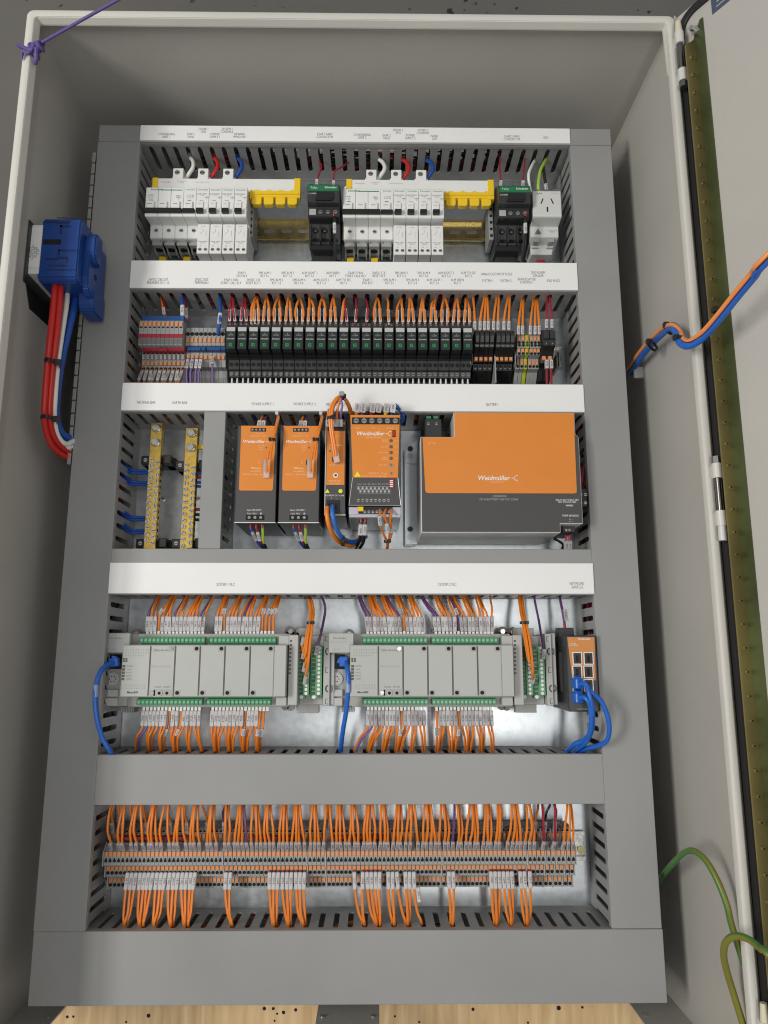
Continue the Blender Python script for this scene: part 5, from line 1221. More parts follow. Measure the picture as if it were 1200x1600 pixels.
    for (u, v) in ((444,1105),(452,1106)):
        q = px_(u,v,40); G().cyl(q.x,q.y,20,5,6,n=16).obj('mounting_lug', M['plc_mid'], t, bev=.5)
    g = G()
    for i in range(8): q = px_(194+i*2.6+(0 if i<6 else 0),1106,30); g.box(q.x-.7,q.x+.7,q.y-5,q.y+2,20,40)
    g.obj('vent_rib', M['plc'], t)
    for u in (475,491): q = px_(u,987,40); G().box(q.x-7,q.x+7,q.y-5,q.y+5,20,32).obj('rail_latch', M['plc_mid'], t, bev=.5)
    for u in (473,489): q = px_(u,1107,40); G().box(q.x-7,q.x+7,q.y-6,q.y+5,20,32).obj('rail_latch', M['plc_mid'], t, bev=.5)
    return fr
M['pcb_screw'] = mat('pcb_screw', (.20,.48,.30), .35); M['pcb_green2'] = mat('pcb_green2', (.12,.33,.17), .42); M['pcb_dark2'] = mat('pcb_dark2', (.03,.10,.05), .5)
fr1 = plc(0, 1, 'first', 'left')
DX2 = X(547,1050,84)-X(189,1050,84)
fr2 = plc(DX2, 2, 'second', 'right')
def plc_wires(k, fr, tops, mtops, side, cols, vduct):
    """side +1: upwards to the duct above, -1: down; tops: (u at the duct, number of wires)"""
    pts = fr; z0 = 55; i = 0; tot = len(pts)
    for b, (u, n, c) in enumerate(tops):
        for j in range(n):
            if i >= tot: break
            x, y = pts[i]; i += 1
            m = c[j % len(c)]; q = P(u,vduct,40); ex = q.x+(j-(n-1)/2)*2.1; zj = (j%2)*3.2-1.6
            yd = q.y; s = side; d = yd-y
            lift = R.uniform(-2,2); low = (R.random() < .14) if side < 0 else (R.random() < .10)
            A_ = Vector((x,y-s*1.5,z0)); B_ = Vector((x+R.uniform(-.5,.5)+(0 if s<0 else .12*(ex-x)), y+s*19, z0+3+lift)); C_ = Vector((x+(ex-x)*.55,y+d*.62,z0+3+lift)); C_.z += zj; E_ = Vector((ex,yd-s*1,42+zj+R.uniform(-1,1))); F_ = Vector((ex,yd+s*10,34+zj))
            mk = (A_+Vector((0,s*1,2)), B_+Vector((0,-s*1,1))); 
            if low: dd = (C_-B_)*.55; mk = (B_+dd*.3+Vector((0,0,2.5)), B_+dd*1.6+Vector((0,0,2.5)))
            nm = {'w_orange':'orange','w_purple':'purple','w_red':'dark red','w_lilac':'lilac'}[m]
            bn = ('first','second','third','fourth','fifth','sixth','seventh','eighth','ninth','tenth','eleventh')[b]
            wire(f'{ORD[j]} wire, {nm}, of the {bn} bunch {"above" if s>0 else "below"} the {"left-hand" if k==1 else "right-hand"} controller', f'wires {"above" if s>0 else "below"} the SYSTEM {k} controller', m, [A_,B_,C_,E_,F_], 1.45, mk=[mk], sc=1.12, seg=4, grey=(k==2 and R.random()<.5))
o_, pu, rd, li = 'w_orange','w_purple','w_red','w_lilac'
plc_wires(1, fr1[0]+fr1[1], [(249.6,3,[pu,o_,o_]),(273.5,4,[o_]),(294,3,[pu,o_,o_]),(314.5,4,[o_]),(335,2,[pu,o_]),(355,3,[o_]),(377,3,[o_]),(398,4,[o_,pu,o_,o_]),(418,3,[o_]),(437,3,[o_])], None, 1, None, 929)
plc_wires(1, fr1[2]+fr1[3], [(212,1,[o_]),(216,1,[li]),(234,3,[o_]),(253,3,[o_]),(275,4,[o_]),(297,2,[o_]),(316,2,[o_]),(339,4,[o_]),(361,4,[o_]),(383,4,[o_]),(404,3,[o_]),(424,1,[o_])][:11], None, -1, None, 1174)
plc_wires(2, fr2[0]+fr2[1], [(561,2,[pu]),(579,4,[o_]),(600,4,[o_,o_,o_,pu]),(621,3,[o_]),(641,3,[o_]),(658,2,[pu]),(681,3,[o_]),(703,4,[o_,pu,o_,o_]),(724,3,[o_]),(745,3,[o_]),(765,1,[o_])], None, 1, None, 929)
plc_wires(2, fr2[2]+fr2[3], [(555,2,[o_,li]),(577,3,[o_]),(600,3,[o_]),(622,4,[o_]),(643,2,[o_]),(662,2,[o_]),(684,3,[o_]),(707,4,[o_]),(731,4,[o_]),(752,3,[o_]),(769,2,[o_])], None, -1, None, 1174)
# tied bundles to the extension terminals
for k, l0, l1, s in ((1,[(480,929,40),(485,940,50),(487.5,956,62),(486,972,76),(482,996,84),(478,1020,84),(474,1045,80)],[(500,929,40),(506,940,48),(508,955,52),(504,978,60),(499,1000,66),(495,1016,66)],0),(2,[(813,929,40),(814,940,50),(816,956,62),(819,972,76),(824,1000,84),(829,1030,84),(830,1058,80)],[(834,929,40),(837,946,48),(842,970,54),(846,995,62),(849,1012,66),(849,1022,66)],0)):
    nn = 4
    for j in range(nn):
        l = [(u+(j-1.5)*(1.7 if a_ < 4 else 2.4), v+(j*9 if a_ == 6 else j*5 if a_==5 else 0), z+(j%2)*3) for a_, (u, v, z) in enumerate(l0)]
        if k == 1: l[-1] = (472+j*1.2, 1006+j*20, 68)
        else: l[-1] = (825+j*2.2, 1008+j*19, 68)
        pwire(f'orange wire, {OR9[j]} of four in the tied bundle at the '+HND[k]+' controller', f'tied orange wires at the SYSTEM {k} extension', 'w_orange', l, 1.5, seg=4)
        a_, b_ = P(l[-1][0],l[-1][1]+3,68), P(l[-1][0]+3,l[-1][1]-11,74)
        t = thing('marker_sleeve', f'grey marker sleeve, {OR9[j]} down, on the tied orange wires at the '+HND[k]+' controller', 'marker sleeve', a_, f'grey sleeves at the SYSTEM {k} extension')
        child('sleeve', MKG, t, (a_+b_)/2, orient(b_-a_, (0,0,1)), (1.2,(b_-a_).length/14,1.2))
    tie('black cable tie in the middle of the orange bundle at the '+HND[k]+' controller', l0[3][0]-.5, 973, 78, 5.2)
    if k == 1: tie('black cable tie where the orange bundle leaves the duct', 481, 934, 46, 5)
    pwire('single purple wire curving down to the extension terminals of the '+HND[k]+' controller', 'single purple wires', 'w_purple', l1, 1.6, [((l1[-1][0]-1,l1[-1][1]+8,68),(l1[-1][0]+1.5,l1[-1][1]-8,70))], grey=True, sc=1.3)
# blue network plugs and cables
def netcable(label, l, r=2.7): return pwire(label, 'blue network cables', 'ethernet', l, r, n=12, cat='cable', name='network_cable')
def plug(label, u, v, z, d, sc=1):
    q = P(u,v,z); t = thing('network_plug', label, 'plug', q, 'blue network plugs'); rot = orient(d, (0,0,1))
    child('boot', G().box(-5.6,5.6,-6,7,-4.5,4.5).mesh(M['ethernet'], bev=1.2), t, q, rot, (sc,sc,sc)); child('latch', G().prism([(-6,0),(-2,7),(2,8),(6,2),(6,-2),(-6,-2)], -4.5, 4.5, ax='z').mesh(M['ethernet'], bev=.6), t, q+rot@Vector((-5.5*sc,0,0)), rot, (sc*.55,sc*.7,sc*.7)); return t
plug('blue plug in the network socket of the left-hand controller', 178, 1035, 72, (1,.15,0), .95)
netcable('blue network cable bowing out from the left-hand controller down to the duct', [(176,1035,76),(166,1040,84),(156,1052,93),(149.5,1075,97),(149,1100,97),(153,1130,95),(161,1155,91),(171,1172,88),(176,1181,74),(178,1188,60)], 2.9)
plug('blue plug in the network socket of the right-hand controller', 537, 1034, 66, (0,1,.1), .95)
netcable('blue network cable hanging straight from the right-hand controller to the duct', [(540,1034,68),(542.5,1044,80),(544,1060,84),(544,1080,82),(541,1110,74),(536,1140,64),(533,1165,52),(532,1182,40)], 2.9)
for k, (u, v, u2, v2, z) in enumerate(((150.3,1070,149.2,1089,97),(544,1062,544,1082,83.5))):
    a_, b_ = P(u,v,z), P(u2,v2,z)
    t = thing('cable_label', 'pale wrap label round the blue network cable of the '+HND[k+1]+' controller', 'cable label', b_, 'wrap labels on network cables')
    G().tube([a_,b_], 3.2, 12).obj('wrap', M['wrap_label'], t, smooth=True) if 'wrap_label' in M else None
# network switch
ZS = 92
x0, x1 = X(886,1050,ZS), X(934,1050,ZS); y0, y1 = Y(910,1112,ZS), Y(910,993,ZS); w = x1-x0; c = (x0+x1)/2
t = thing('network_switch', 'dark network switch with six ports and an orange face beside the bright duct', 'network switch', (c,(y0+y1)/2,8))
G().box(x0, x1, y0, y1, 10, ZS).obj('case', M['case_dark'], t, bev=.8)
G().box(x0+1.5, x1-1.5, y0+1.5, y1-1.2, ZS, ZS+.5).obj('front_panel', M['front_dark'], t)
oy = Y(910,1063,ZS)
G().prism([(x0+2,y1-2),(x1-2.2,y1-2),(x1-3.2,oy),(x0+6,oy)], ZS+.5, ZS+1).obj('orange_face', M['orange_pale'], t)
text('Weidmüller', 2.3, (x0+w*.6, Y(910,998.5,ZS), ZS+1.15), t, M['white_print'], bold=.05, shear=.2); text('10/100\nIE-SW-BL06', 1.7, (x0+w*.24, Y(910,1007,ZS), ZS+1.15), t, M['white_print'])
for r_ in range(3):
    for s in range(2):
        q0, q1 = P(895+s*17.3,1020.3+r_*21,ZS), P(908+s*17.8,1037+r_*21,ZS)
        fr_ = G(); fr_.box(q0.x-1,q1.x+1,q0.y,q0.y+1,ZS+.5,ZS+2).box(q0.x-1,q1.x+1,q1.y-1,q1.y,ZS+.5,ZS+2).box(q0.x-1,q0.x,q1.y,q0.y,ZS+.5,ZS+2).box(q1.x,q1.x+1,q1.y,q0.y,ZS+.5,ZS+2)
        o = fr_.obj('port', M['alu'], t); G().box(q0.x,q1.x,q1.y,q0.y,ZS+.6,ZS+1.3).obj('socket', M['black'], o); G().box(q0.x+3.5,q1.x-3.5,q1.y+2,q0.y-3,ZS+1.3,ZS+1.5).obj('contact_bed', M['void'], o)
text('IE-SW-BL06-6TX', 1.7, (c, Y(910,1108,ZS), ZS+.65), t, M['faint'])
G().box(x0-.4, x0, y0+22, y1-20, 34, 68).obj('rating_label', M['case_label'], t)
q0, q1 = P(872,981,56), P(895,990,56); b = G().box(q0.x,q1.x,y1-3,q0.y,40,62).obj('power_plug', M['black2'], t, bev=.8)
pwire('purple supply wire with red ferrule above the network switch', 'single purple wires', 'w_purple', [(882.5,981,58),(881.5,970,60),(879,955,56),(875.5,938,48),(874,929,40)], 1.9, [((884.5,970,60),(882.5,952,60))], ferr=('red', P(882.3,977,60), (0,1,0)), grey=True, sc=1.25)
plug('blue plug in the lower left port of the network switch, upper one', 902, 1068, ZS+5, (.2,0,1), 1.1)
plug('blue plug in the lowest left port of the network switch', 902, 1090, ZS+5, (.2,0,1), 1.1)
netcable('blue network cable bowing out furthest over the bright duct from the network switch', [(903,1070,ZS+10),(914,1068,ZS+20),(922,1080,ZS+24),(938,1094,ZS+22),(948,1115,ZS+20),(952,1138,ZS+16),(948,1157,ZS+8),(934,1165,ZS-4),(912,1171,70),(893,1180,48)], 2.9)
netcable('blue network cable with a dark shine falling straight from the network switch', [(903,1091,ZS+10),(914,1090,ZS+20),(922,1102,ZS+22),(924,1125,ZS+18),(921,1146,ZS+8),(911,1157,ZS-8),(898,1163,74),(888,1172,60),(880,1182,44)], 3.1)
netcable('short blue network cable crossing between the two plugs of the network switch', [(906,1068,ZS+12),(916,1072,ZS+22),(922,1090,ZS+27),(926,1112,ZS+22),(925,1140,ZS+10),(915,1160,ZS-6),(901,1172,66),(892,1182,46)], 2.7)

M['blue_groove'] = mat('blue_groove', (.004,.02,.11), .5); M['w_orange_pale'] = mat('w_orange_pale', (.80,.27,.07), .4); M['w_plum'] = mat('w_plum', (.05,.015,.04), .4); M['w_greyblue'] = mat('w_greyblue', (.12,.13,.22), .4); M['w_olive'] = mat('w_olive', (.17,.165,.02), .38); M['term_pale'] = mat('term_pale', (.36,.37,.37), .42)
# ------------------------------------------------------------------ row 5: the long terminal row
plates = [160.5,347.5,479,508,690,823,852,868,883,899.5]
tp = (X(898,1340,58)-X(163,1340,58))/ (735/6.62)
yA, yBt, yC, yD = [Y(500,v,z) for v, z in ((1333.5,60),(1344,60),(1355.5,50),(1362,50))]
yE, yF = Y(500,1374,38), Y(500,1381,38)
y_top, y_mid, y_low = Y(500,1329.5,60), Y(500,1351.5,60), Y(500,1368.5,50)
y_end = Y(500,1386.5,38)
yU0, yU1 = Y(500,1312,48), Y(500,1296,36)
TB = None; ends = []; tx = []
prof5 = [(yU1+3.5,8),(yU1+2.5,30),(yU1,36),(yU1-14,38),(yU1-15,46),(yU0-2,50),(y_top,58),(y_top,60),(y_mid,60),(y_mid,50),(y_low,50),(y_low-.2,38),(y_end,38),(y_end-1,30),(y_end-5,8)]
for si in range(len(plates)-1):
    xa, xb = X(plates[si],1340,60), X(plates[si+1],1340,60)
    n = max(1, round((xb-xa-1.5)/tp)); pp_ = (xb-xa-1.5)/n
    pos = ('in the first long section','in the second section','in the short section past the second section','in the long middle section','in the section right of the middle','in the four-wide section','in the first two-wide section','in the second two-wide section','in the last two-wide section')[si]
    for i in range(n):
        x = xa+1.5+pp_*(i+.5); h = pp_/2-.12; tx.append(x)
        lab = ORD[min(i,32)]+' narrow terminal block '+pos+' of the bottom row'
        if TB is None:
            t = thing('terminal_block', lab, 'terminal block', (x,YR5,8), 'multi-level terminal blocks of the bottom row')
            G().prism([(a_,b_) for a_, b_ in prof5], x-h, x+h, ax='x').obj('body', M['term'], t, bev=.25)
            g = G()
            for y, z, d in ((yA,60,2.5),(yC,50,2.4),(yE,38,2.3)): g.box(x-h+.55, x+h-.55, y-d, y+d, z-1, z+1)
            g.box(x-h+.6, x+h-.6, yU1-9, yU1-4, 36, 39.4)
            g.obj('push_button', M['orange_btn'], t, bev=.25)
            g = G()
            for y, z, r_ in ((yA-5.2,60,.95),(yBt,60,1.9),(yD-.6,50,2.1),(yF-.4,38,2.1),(yU1-2,36.2,1.9)): g.cyl(x, y, z-.3, r_, .5, n=9)
            g.box(x-1.5,x+1.5,yBt-1.8,yBt+.6,60,60.3)
            g.obj('wire_entry', M['void'], t)
            TB, X0 = t, x
        else: dup(TB, (x-X0,0,0), lab)
for k, u in enumerate(plates):
    x = X(u,1340,60); G().prism([(a_+(.8 if i<7 else -.8),b_+.9) for i, (a_,b_) in enumerate(prof5)], x-.1, x+1.2, ax='x').root('end_plate', M['term_pale'] if 'term_pale' in M else M['term'], f'thin grey end plate, {("first","second","third","fourth","fifth","sixth","seventh","eighth","ninth","last")[k]} from the left in the bottom row', 'end plate', 'end plates of the bottom row', org=(x,YR5,8))
jr = [G().box(X(u0,1318,44), X(u1,1318,44), yU0+1, yU0+4, 40, 50.5).root('jumper_bar', M[{'red':'w_red'}.get(m,m)], f'{nm} jumper bar half hidden in the bottom row, {w_}', 'jumper bar', 'coloured jumper bars on the terminals') for u0, u1, m, nm, w_ in ((185,300,'red','red','near the tall shaded duct'),(395,470,'red','red','in the second section'),(520,600,'red','red','before the middle'),(700,760,'blue_strip','dark blue','right of the middle'))]
tops = [174,195,216,241,260,283,307,332,353,377,399,419,444,465,491,512,531,533+19,577.6,599,623,643.6,668.5,692,714,739,762,781,804,826,846,866.5,890]
ordw = ORD; _o = ['first','second','third','fourth','fifth','sixth','seventh','eighth','ninth','tenth','eleventh','twelfth','13th','14th','15th','16th','17th','18th','19th','20th','21st','22nd','23rd','24th','25th','26th','27th','28th','29th','30th','31st','32nd','last']
tx.sort()
bi = {}
for x in tx:
    b = min(range(len(tops)), key=lambda k: abs(X(tops[k],1290,66)-x)); bi.setdefault(b, []).append(x)
for b, l in bi.items():
    xt = X(tops[b],1256,70); n = len(l)
    use = l if n <= 4 else l[:]
    if b >= 30: use = l
    for j, x in enumerate(use):
        m = 'w_orange'
        if b == 8 and j == 0: m = 'w_purple'
        if b == 9 and j == n-1: m = 'w_purple'
        if b == 24 and j == 0: m = 'w_purple'
        if b == 30 and j >= 1: m = 'w_red'
        if b == 31: m = ('w_black','w_red','w_red','w_red')[j % 4]
        upper = (R.random() < .10 and b not in (30,31)) or (b in (30,31) and j % 2 == 0) or (b < 2 and j == n-1)
        e = xt+(j-(n-1)/2)*2.0+R.uniform(-.5,.5); zj = (j%2)*3.4-1.7
        bow = R.uniform(-1.5,1.5)
        if upper: A_ = Vector((x,yU1-2,40)); B_ = A_+Vector((.3,13,6)); grey = True
        else: A_ = Vector((x,y_top+1,57)); B_ = A_+Vector((R.uniform(-1.2,1.2)+(.12*(e-x)),9.5,7)); grey = True
        C_ = Vector((x+(e-x)*.30+bow, A_.y+26, 72+zj*.6 if not upper else 56)); E_ = Vector((x+(e-x)*.92+bow*.4, -190, 70+zj if not upper else 56)); F_ = Vector((e,-178,58+zj))
        nm = {'w_orange':'orange','w_purple':'purple','w_red':'dark red','w_black':'black'}[m]
        wire(f'{ORD[j]} wire, {nm}, of the {ordw[b]} bunch from the shaded duct above the bottom row', 'wires above the bottom terminal row', m, [A_,B_,C_,E_,F_], 1.48, mk=[(A_+Vector((0,0,1.5)), A_.lerp(B_,1.05)+Vector((0,0,1.2)))], grey=grey, sc=1.08, seg=4)
low = [(195,[204,210.5,217]),(220,[224,230.5,237,243]),(241,[250,256,262]),(267,[269,275,281]),(290,[287,293.5,299.5,305.5]),(361,[356.5,363.5]),(428,[421,427.5,434]),(451,[442,449,455.5]),(474,[462,468,474.5]),
 (568,[556,564]),(590,[572,579,585,592]),(615,[605,613]),(637,[623,630,637]),(659,[647]),(706,[702,709.5]),(776,[766.5,773.5,780]),(799,[787,794,800]),(824,[809,816,823])]
for b, (u, l) in enumerate(low):
    xt, yt_ = at(u,1451,62); n = len(l)
    for j, uu_ in enumerate(l):
        xm = min(tx, key=lambda q: abs(q-X(uu_,1362,50)))
        A_ = Vector((xm,yD,52)); B_ = A_+Vector((R.uniform(-.5,.5)-.10*(A_.x-xt),-19,6)); e = xt+(j-(n-1)/2)*2.1; zj = (j%2)*3.4-1.7
        C_ = Vector((B_.x+(e-B_.x)*.45+R.uniform(-1,1),B_.y-22,60)); C_.z += zj*.6; E_ = Vector((e,yt_+6,62+zj)); F_ = Vector((e,yt_-9,54+zj))
        big = (u == 659)
        mk = [(A_+Vector((0,1,2)), B_.lerp(A_,.08)+Vector((0,0,1)))]
        if big: mk.append((P(653,1386,60), P(655,1410,62)))
        wire(f'{ORD[j]} orange wire of the {ordw[b]} bunch from the shaded duct below the bottom terminal row', 'wires below the bottom terminal row', 'w_orange', [A_,B_,C_,E_,F_], 1.62, mk=mk, sc=1.15, seg=4, ferr=('red', A_+Vector((0,-1.2,-.6)), (0,1,0)) if b in (6,7,8,15,16,17,9,10) else None)

# ------------------------------------------------------------------ the rotary isolator on the side wall and its cables
g = G(); zc = 150
def IP(u, v, z): return P(u, v, z)
yI0, yI1 = Y(70,438,165), Y(70,337,165)
t = thing('rotary_isolator', 'bright blue rotary isolator on a black base, fixed to the side wall', 'isolator switch', (-395,(yI0+yI1)/2,150))
xA, xB, xC, xD = -395, -374, -362, -300
xm = X(63,380,165); xe = X(124,380,165); xo = X(158,380,140)
yc = (yI0+yI1)/2
G().box(-397.5, xm-12, yc-48, yc+34, 84, 172).obj('base', M['black'], t, bev=2.5)
G().prism([(yc-46,84),(yc-72,92),(yc-74,150),(yc-46,166)], -397.5, xm-18, ax='x').obj('base_foot', M['black'], t, bev=1.5)
G().box(xm-14, xm+2, yc-34, yc+32, 92, 164).obj('ring', M['white'], t, bev=1)
G().box(xm-13, xm, yc-26, yc+28, 164, 164.6).obj('rating_label', M['label'], t)
for i, s_ in enumerate(('IEC 60947-3','Ue 690V  Ith 63A','AC-21A 63A','AC-23A 45A','UL 508')):
    text(s_, 2.0, (xm-10.6+i*2.2, yc-6, 164.7), t, M['ink'], ang=math.pi/2)
g = G()
hh = [(yI0,94),(yI0,160),(yI0+4,165),(yI1-6,165),(yI1,158),(yI1,94)]
g.prism(hh, xm, xe, ax='x'); body = g.obj('switch_body', M['blue_plastic'], t, bev=1.6, seg=2)
G().prism([(yI0-7,98),(yI0-7,136),(yI0,146),(yI0+14,150),(yI1-26,150),(yI1-16,146),(yI1-16,98)], xe-1, xe+8, ax='x').obj('terminal_cover', M['blue_plastic'], t, bev=1.4, seg=2)
G().prism([(yI0-22,96),(yI0-22,124),(yI0-16,130),(yI0+6,134),(yI0+10,96)], xe-10, xo-7, ax='x').obj('terminal_cover', M['blue_plastic'], t, bev=1.6, seg=2)
G().prism([(yI1-52,130),(yI1-52,142),(yI1-42,152),(yI1-20,152),(yI1-13,146),(yI1-13,130)], xe+2, xe+15, ax='x').obj('latch_arm', M['blue_plastic'], t, bev=1.6, seg=2)
g = G()
for (ua, va, ub, vb) in ((70,345,88,348),(88,346,109,349),(94,352,110,355),(94,352,96.5,366),(71,403,90,406),(90,401,106,404),(104,403,106,411),(76,414,104,416),(91,390,121,392.5),(91,390,93,399)):
    p0, p1 = at(ua,va,165), at(ub,vb,165); x0, x1 = sorted((p0[0],p1[0])); y0, y1 = sorted((p0[1],p1[1])); g.box(x0,x1,y0,y1,164.9,165.5)
g.obj('groove', M['blue_groove'], t)
p0, p1 = at(68,374,165), at(95,382,165); G().box(p0[0],p1[0],p1[1],p0[1],164.9,165.3).obj('window', M['void'], t)
p0, p1 = at(72,421,165), at(118,421.8,165); G().box(p0[0],p1[0],p1[1]-.5,p0[1],164.9,165.6).box(p0[0]+8,p1[0],at(72,341,165)[1],at(72,341,165)[1]+.8,164.9,165.6).obj('ridge', M['blue_groove'], t)
g = G()
for yy in (yc-20,yc+2,yc+18): g.cyl(xe+7.6,yy,128,4,.8,ax='x',n=14)
g.obj('screw_hole', M['void'], t)
g = G()
for q in ((92,437,146),(106,446,120),(116,455,108)): q = P(*q); g.cyl(q.x,q.y-8,q.z,6.2,14,ax='y',n=16)
g.obj('cable_gland', M['black'], t, smooth=True)
cables = [('red','front','w_bright_red',[(87,437,150),(84,470,156),(79,520,158),(74,570,152),(70.5,615,146),(69,650,138),(73,678,124),(84,700,108),(104,714,84),(126,716,60)]),
 ('red','inner','w_bright_red',[(96,437,146),(93.5,470,152),(89,520,154),(83,570,148),(79,615,142),(77.5,650,134),(82,676,120),(92,694,104),(108,706,82),(128,708,60)]),
 ('white','thick','w_white',[(106,446,126),(104,475,134),(97,520,140),(90,570,140),(86,620,136),(85,655,126),(90,680,112),(101,693,98),(113,690,84),(130,676,62)]),
 ('white','thin','w_white',[(104,446,118),(100,475,126),(94,520,132),(88,570,132),(84.5,620,128),(83,655,118),(88,684,106),(99,699,94),(114,697,80),(130,686,60)]),
 ('dark blue','thick','w_blue',[(119,456,112),(117,476,118),(106,520,124),(97,560,124),(91,600,120),(88,640,112),(92,668,102),(103,682,90),(116,682,76),(132,670,58)])]
for nm, wh, m, l in cables:
    pwire(f'{wh} {nm} cable hanging from the isolator in a bow to the shaded duct', 'thick cables of the isolator', m, l, 3.7 if nm == 'red' else 4.6 if nm != 'white' else 3.2, n=12, cat='cable', name='power_cable')
def strap(label, a_, b_, z, r):
    p0, p1 = P(*a_, z), P(*b_, z); c_ = (p0+p1)/2; hw = (p1-p0).length/2
    t = thing('cable_tie', label, 'cable tie', c_, 'black cable ties'); g = G(); n = 16; rr = []
    for i in range(n+1): an = 2*math.pi*i/n; rr.append(c_+Vector((math.cos(an)*hw, math.cos(an)*(p1.y-p0.y)/2, math.sin(an)*r)))
    for i in range(n):
        p, q = rr[i], rr[i+1]; y = Vector((0,2.1,0)); nn_ = (p-c_).normalized()*1.2
        g.add([p-y,p+y,q+y,q-y,p-y+nn_,p+y+nn_,q+y+nn_,q-y+nn_], [(0,1,2,3),(4,7,6,5),(0,4,5,1),(1,5,6,2),(2,6,7,3),(3,7,4,0)])
    o = g.obj('band', M['black'], t); G().box(p1.x-3,p1.x+6,p1.y-3,p1.y+3.4,c_.z+r*.2,c_.z+r*.2+6).obj('tie_head', M['black2'], t, bev=.7)
strap('upper black cable tie round the red and white isolator cables', (72.5,566), (91,569), 150, 12); strap('lower black cable tie round the red and white isolator cables', (66.5,654), (88,657), 134, 12)

# ------------------------------------------------------------------ blue and orange cable to the door, earth wires, cord
XWALL = 398
lB = [(985,582,20),(992,572,44),(1003,556,80),(1017,539,118),(1032,524,154),(1044,514,182),(1053,513,200),(1058,522,214),(1062,534,226),(1072,540,236),(1086,536,246),(1105,520,262),(1128,493,284),(1152,463,306),(1178,432,330),(1206,400,356)]
DEND = [D(215,430,34), D(280,440,14), D(330,436,7)]
pwire('thick blue cable running from beside the bright duct over the rim to the door', 'cables to the door', 'ethernet', lB+DEND, 4.4, n=12, cat='cable', name='door_cable')
lO = [(u-5,v-4.2,z+2) for u, v, z in lB]
for i, d_ in ((6,(-1,-5)),(7,(5,-4)),(8,(4,-6)),(9,(2,-7)),(10,(-2,-7))): u, v, z = lB[i]; lO[i] = (u+d_[0],v+d_[1],z+3)
pwire('thin orange cable lying along the blue cable to the door', 'cables to the door', 'w_orange_pale', lO+[q+Vector((-3,4,2)) for q in DEND], 2.5, n=10, cat='cable', name='door_cable')
lK = [(u-1.4,v-1.2,z+2.8) for u, v, z in lB]
for i, d_ in ((6,(0,-2)),(7,(3,-2)),(8,(2,-3)),(9,(1,-4)),(10,(-.5,-4.2))): u, v, z = lB[i]; lK[i] = (u+d_[0],v+d_[1],z+4)
pwire('dark purple-black wire between the blue and the orange cable to the door', 'cables to the door', 'w_plum', lK+[q+Vector((-2,1,2.5)) for q in DEND], 1.3, n=8, cat='cable', name='door_cable')
pwire('thin greyish cable behind the bend of the blue cable on the rim', 'cables to the door', 'w_greyblue', [(1036,514,160),(1048,506,184),(1057,508,200),(1064,520,214),(1068,532,226),(1074,537,236)], 2.0, n=8, cat='cable', name='door_cable')
for k, (a_, b_, z) in enumerate((((1013,534),(1026,547),132),((1040,508),(1052,521),184),((1056,528),(1068,532),222),((1117,484),(1133,495),280))):
    p0, p1 = P(*a_, z+3), P(*b_, z+3); d = p1-p0; g = G(); c_ = (p0+p1)/2; hw = d.length/2; dn = d.normalized()
    side = dn.cross(Vector((0,0,1))).normalized(); n = 14
    rr = [c_+dn*math.cos(2*math.pi*i/n)*hw*.92+Vector((0,0,1))*math.sin(2*math.pi*i/n)*5.4 for i in range(n+1)]
    for i in range(n):
        p, q = rr[i], rr[i+1]; y = side*1.7; nn_ = (p-c_).normalized()*1.1
        g.add([p-y,p+y,q+y,q-y,p-y+nn_,p+y+nn_,q+y+nn_,q-y+nn_], [(0,1,2,3),(4,7,6,5),(0,4,5,1),(1,5,6,2),(2,6,7,3),(3,7,4,0)])
    g.box(p0.x-3,p0.x+2.6,p0.y-2.6,p0.y+2.6,p0.z-2,p0.z+4)
    g.root('cable_tie', M['black'], ('black cable tie on the lower slope of the cables to the door','black cable tie at the top of the bend of the door cables','black cable tie where the door cables cross the rim','black cable tie on the door cables in front of the brassy door rail')[k], 'cable tie', 'black cable ties', org=c_)
q = P(998,582,40); G().box(q.x-7,q.x+7,q.y-8,q.y+8,q.z-3,q.z+2).root('tie_mount', M['label'], 'white adhesive tie mount on the side wall under the blue cable', 'tie mount', bev=1)
w1 = [(1020,1392,-10),(1028,1380,30),(1042,1360,80),(1060,1340,128),(1074,1330,156),(1087,1331,174),(1104,1346,190),(1122,1378,202),(1136,1415,208),(1143,1445,208),'a']
w2 = ['b',(1146,1552,205),(1137,1522,210),(1131,1495,218),(1133,1475,228),(1142,1465,236),(1156,1463,244),(1172,1469,254),(1188,1482,266),(1208,1500,282),D(85,-345,22),D(110,-350,4)]
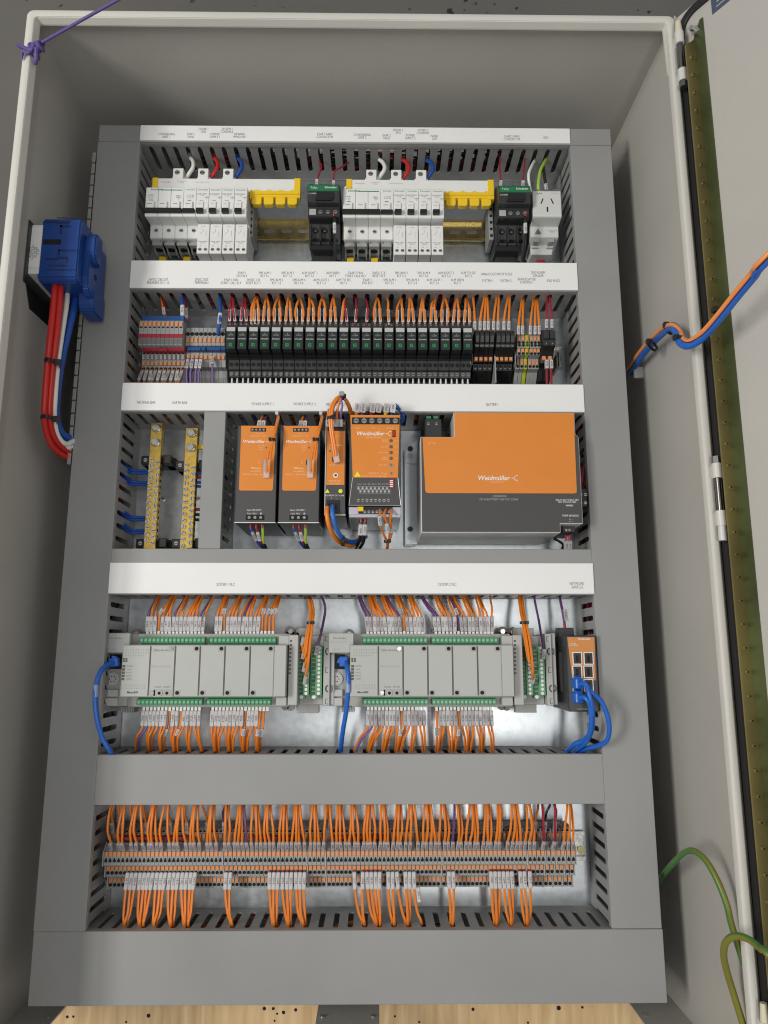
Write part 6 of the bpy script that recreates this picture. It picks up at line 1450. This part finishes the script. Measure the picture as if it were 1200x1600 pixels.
def earth(label, l, r, bands):
    path = spline([{'a':Vector((394.5,-312,206)),'b':Vector((394.5,-388,206))}[q] if isinstance(q, str) else q if isinstance(q, Vector) else P(*q) for q in l], 7); g = G(); g.tube(path, r, 14)
    n = 14
    # lengthwise yellow stripe of the insulation
    for i in range(len(g.f)):
        if i < len(g.f)-2 and (i % n) in bands: g.m[i] = 1
    return g.root('earth_wire', [M['w_green'], M['w_olive']], label, 'earth wire', 'green and yellow earth wires', smooth=True, org=path[0])
earth('green and yellow earth wire arching out of the gap beside the bright duct', w1, 3.2, (0,1,2,3,10,11,12,13))
earth('green and yellow earth wire looping over the rim towards the door', w2, 3.3, (8,9,10,11,12,13,0))
# violet cord
Z0 = 214
kx, ky = at(62,79,Z0+6)
def cordp(label, pts, r=2.0): return G().tube(spline(pts,6), r, 8).root('cord', M['cord'], label, 'cord', 'violet cord', smooth=True, org=pts[0])
kp = Vector((kx,ky,Z0+12))
G_ = G(); far = Vector((410,0,222))+DV*785+Vector((0,740,0))
st0 = kp+Vector((6,4,2))
mid = [st0.lerp(far, k/8)+Vector((0,0,-18*math.sin(math.pi*k/8))) for k in range(9)]
t = thing('violet_cord', 'violet cord knotted round the shaded corner of the rim and stretched towards the door', 'cord', kp)
G().tube(spline(mid,3), 1.8, 10).obj('stretched_cord', M['cord'], t, smooth=True)
g = G(); kpts = []
for i in range(34):
    a_ = i*.78; kpts.append(kp+Vector((-7+i*.42+1.5*math.cos(a_*1.7), -3+4.6*math.cos(a_)+i*.12, 5.2*math.sin(a_))))
g.tube(spline(kpts,3), 1.9, 8); g.obj('knot', M['cord'], t, smooth=True)
G().tube(spline([kp+Vector((-2,-3,4)), P(48,78,Z0+14), P(40,75,Z0+12), P(30,71,Z0+4), P(28,70,190), P(34,74,170), P(58,86,182), P(58,92,205), kp+Vector((-6,-8,2)), kp+Vector((-2,-2,3))],6), 2.2, 8).obj('wrapped_turn', M['cord'], t, smooth=True)
G().tube(spline([kp+Vector((-3,0,5)), P(45,82,Z0+14), P(37,80.5,Z0+13), P(34.4,84,Z0+12), P(34.6,94,Z0+10)],6), [2.1]*20+[1.8,1.5,1.2,.8,.4], 8).obj('loose_end', M['cord'], t, smooth=True)
G().tube(spline([kp+Vector((-4,-2,2)), P(56,90,Z0+9), P(55,99,Z0+4), P(57,92,Z0+9), kp+Vector((0,-4,3))],6), 2.3, 8).obj('hanging_loop', M['cord'], t, smooth=True)

flush_wires(); flush_text()
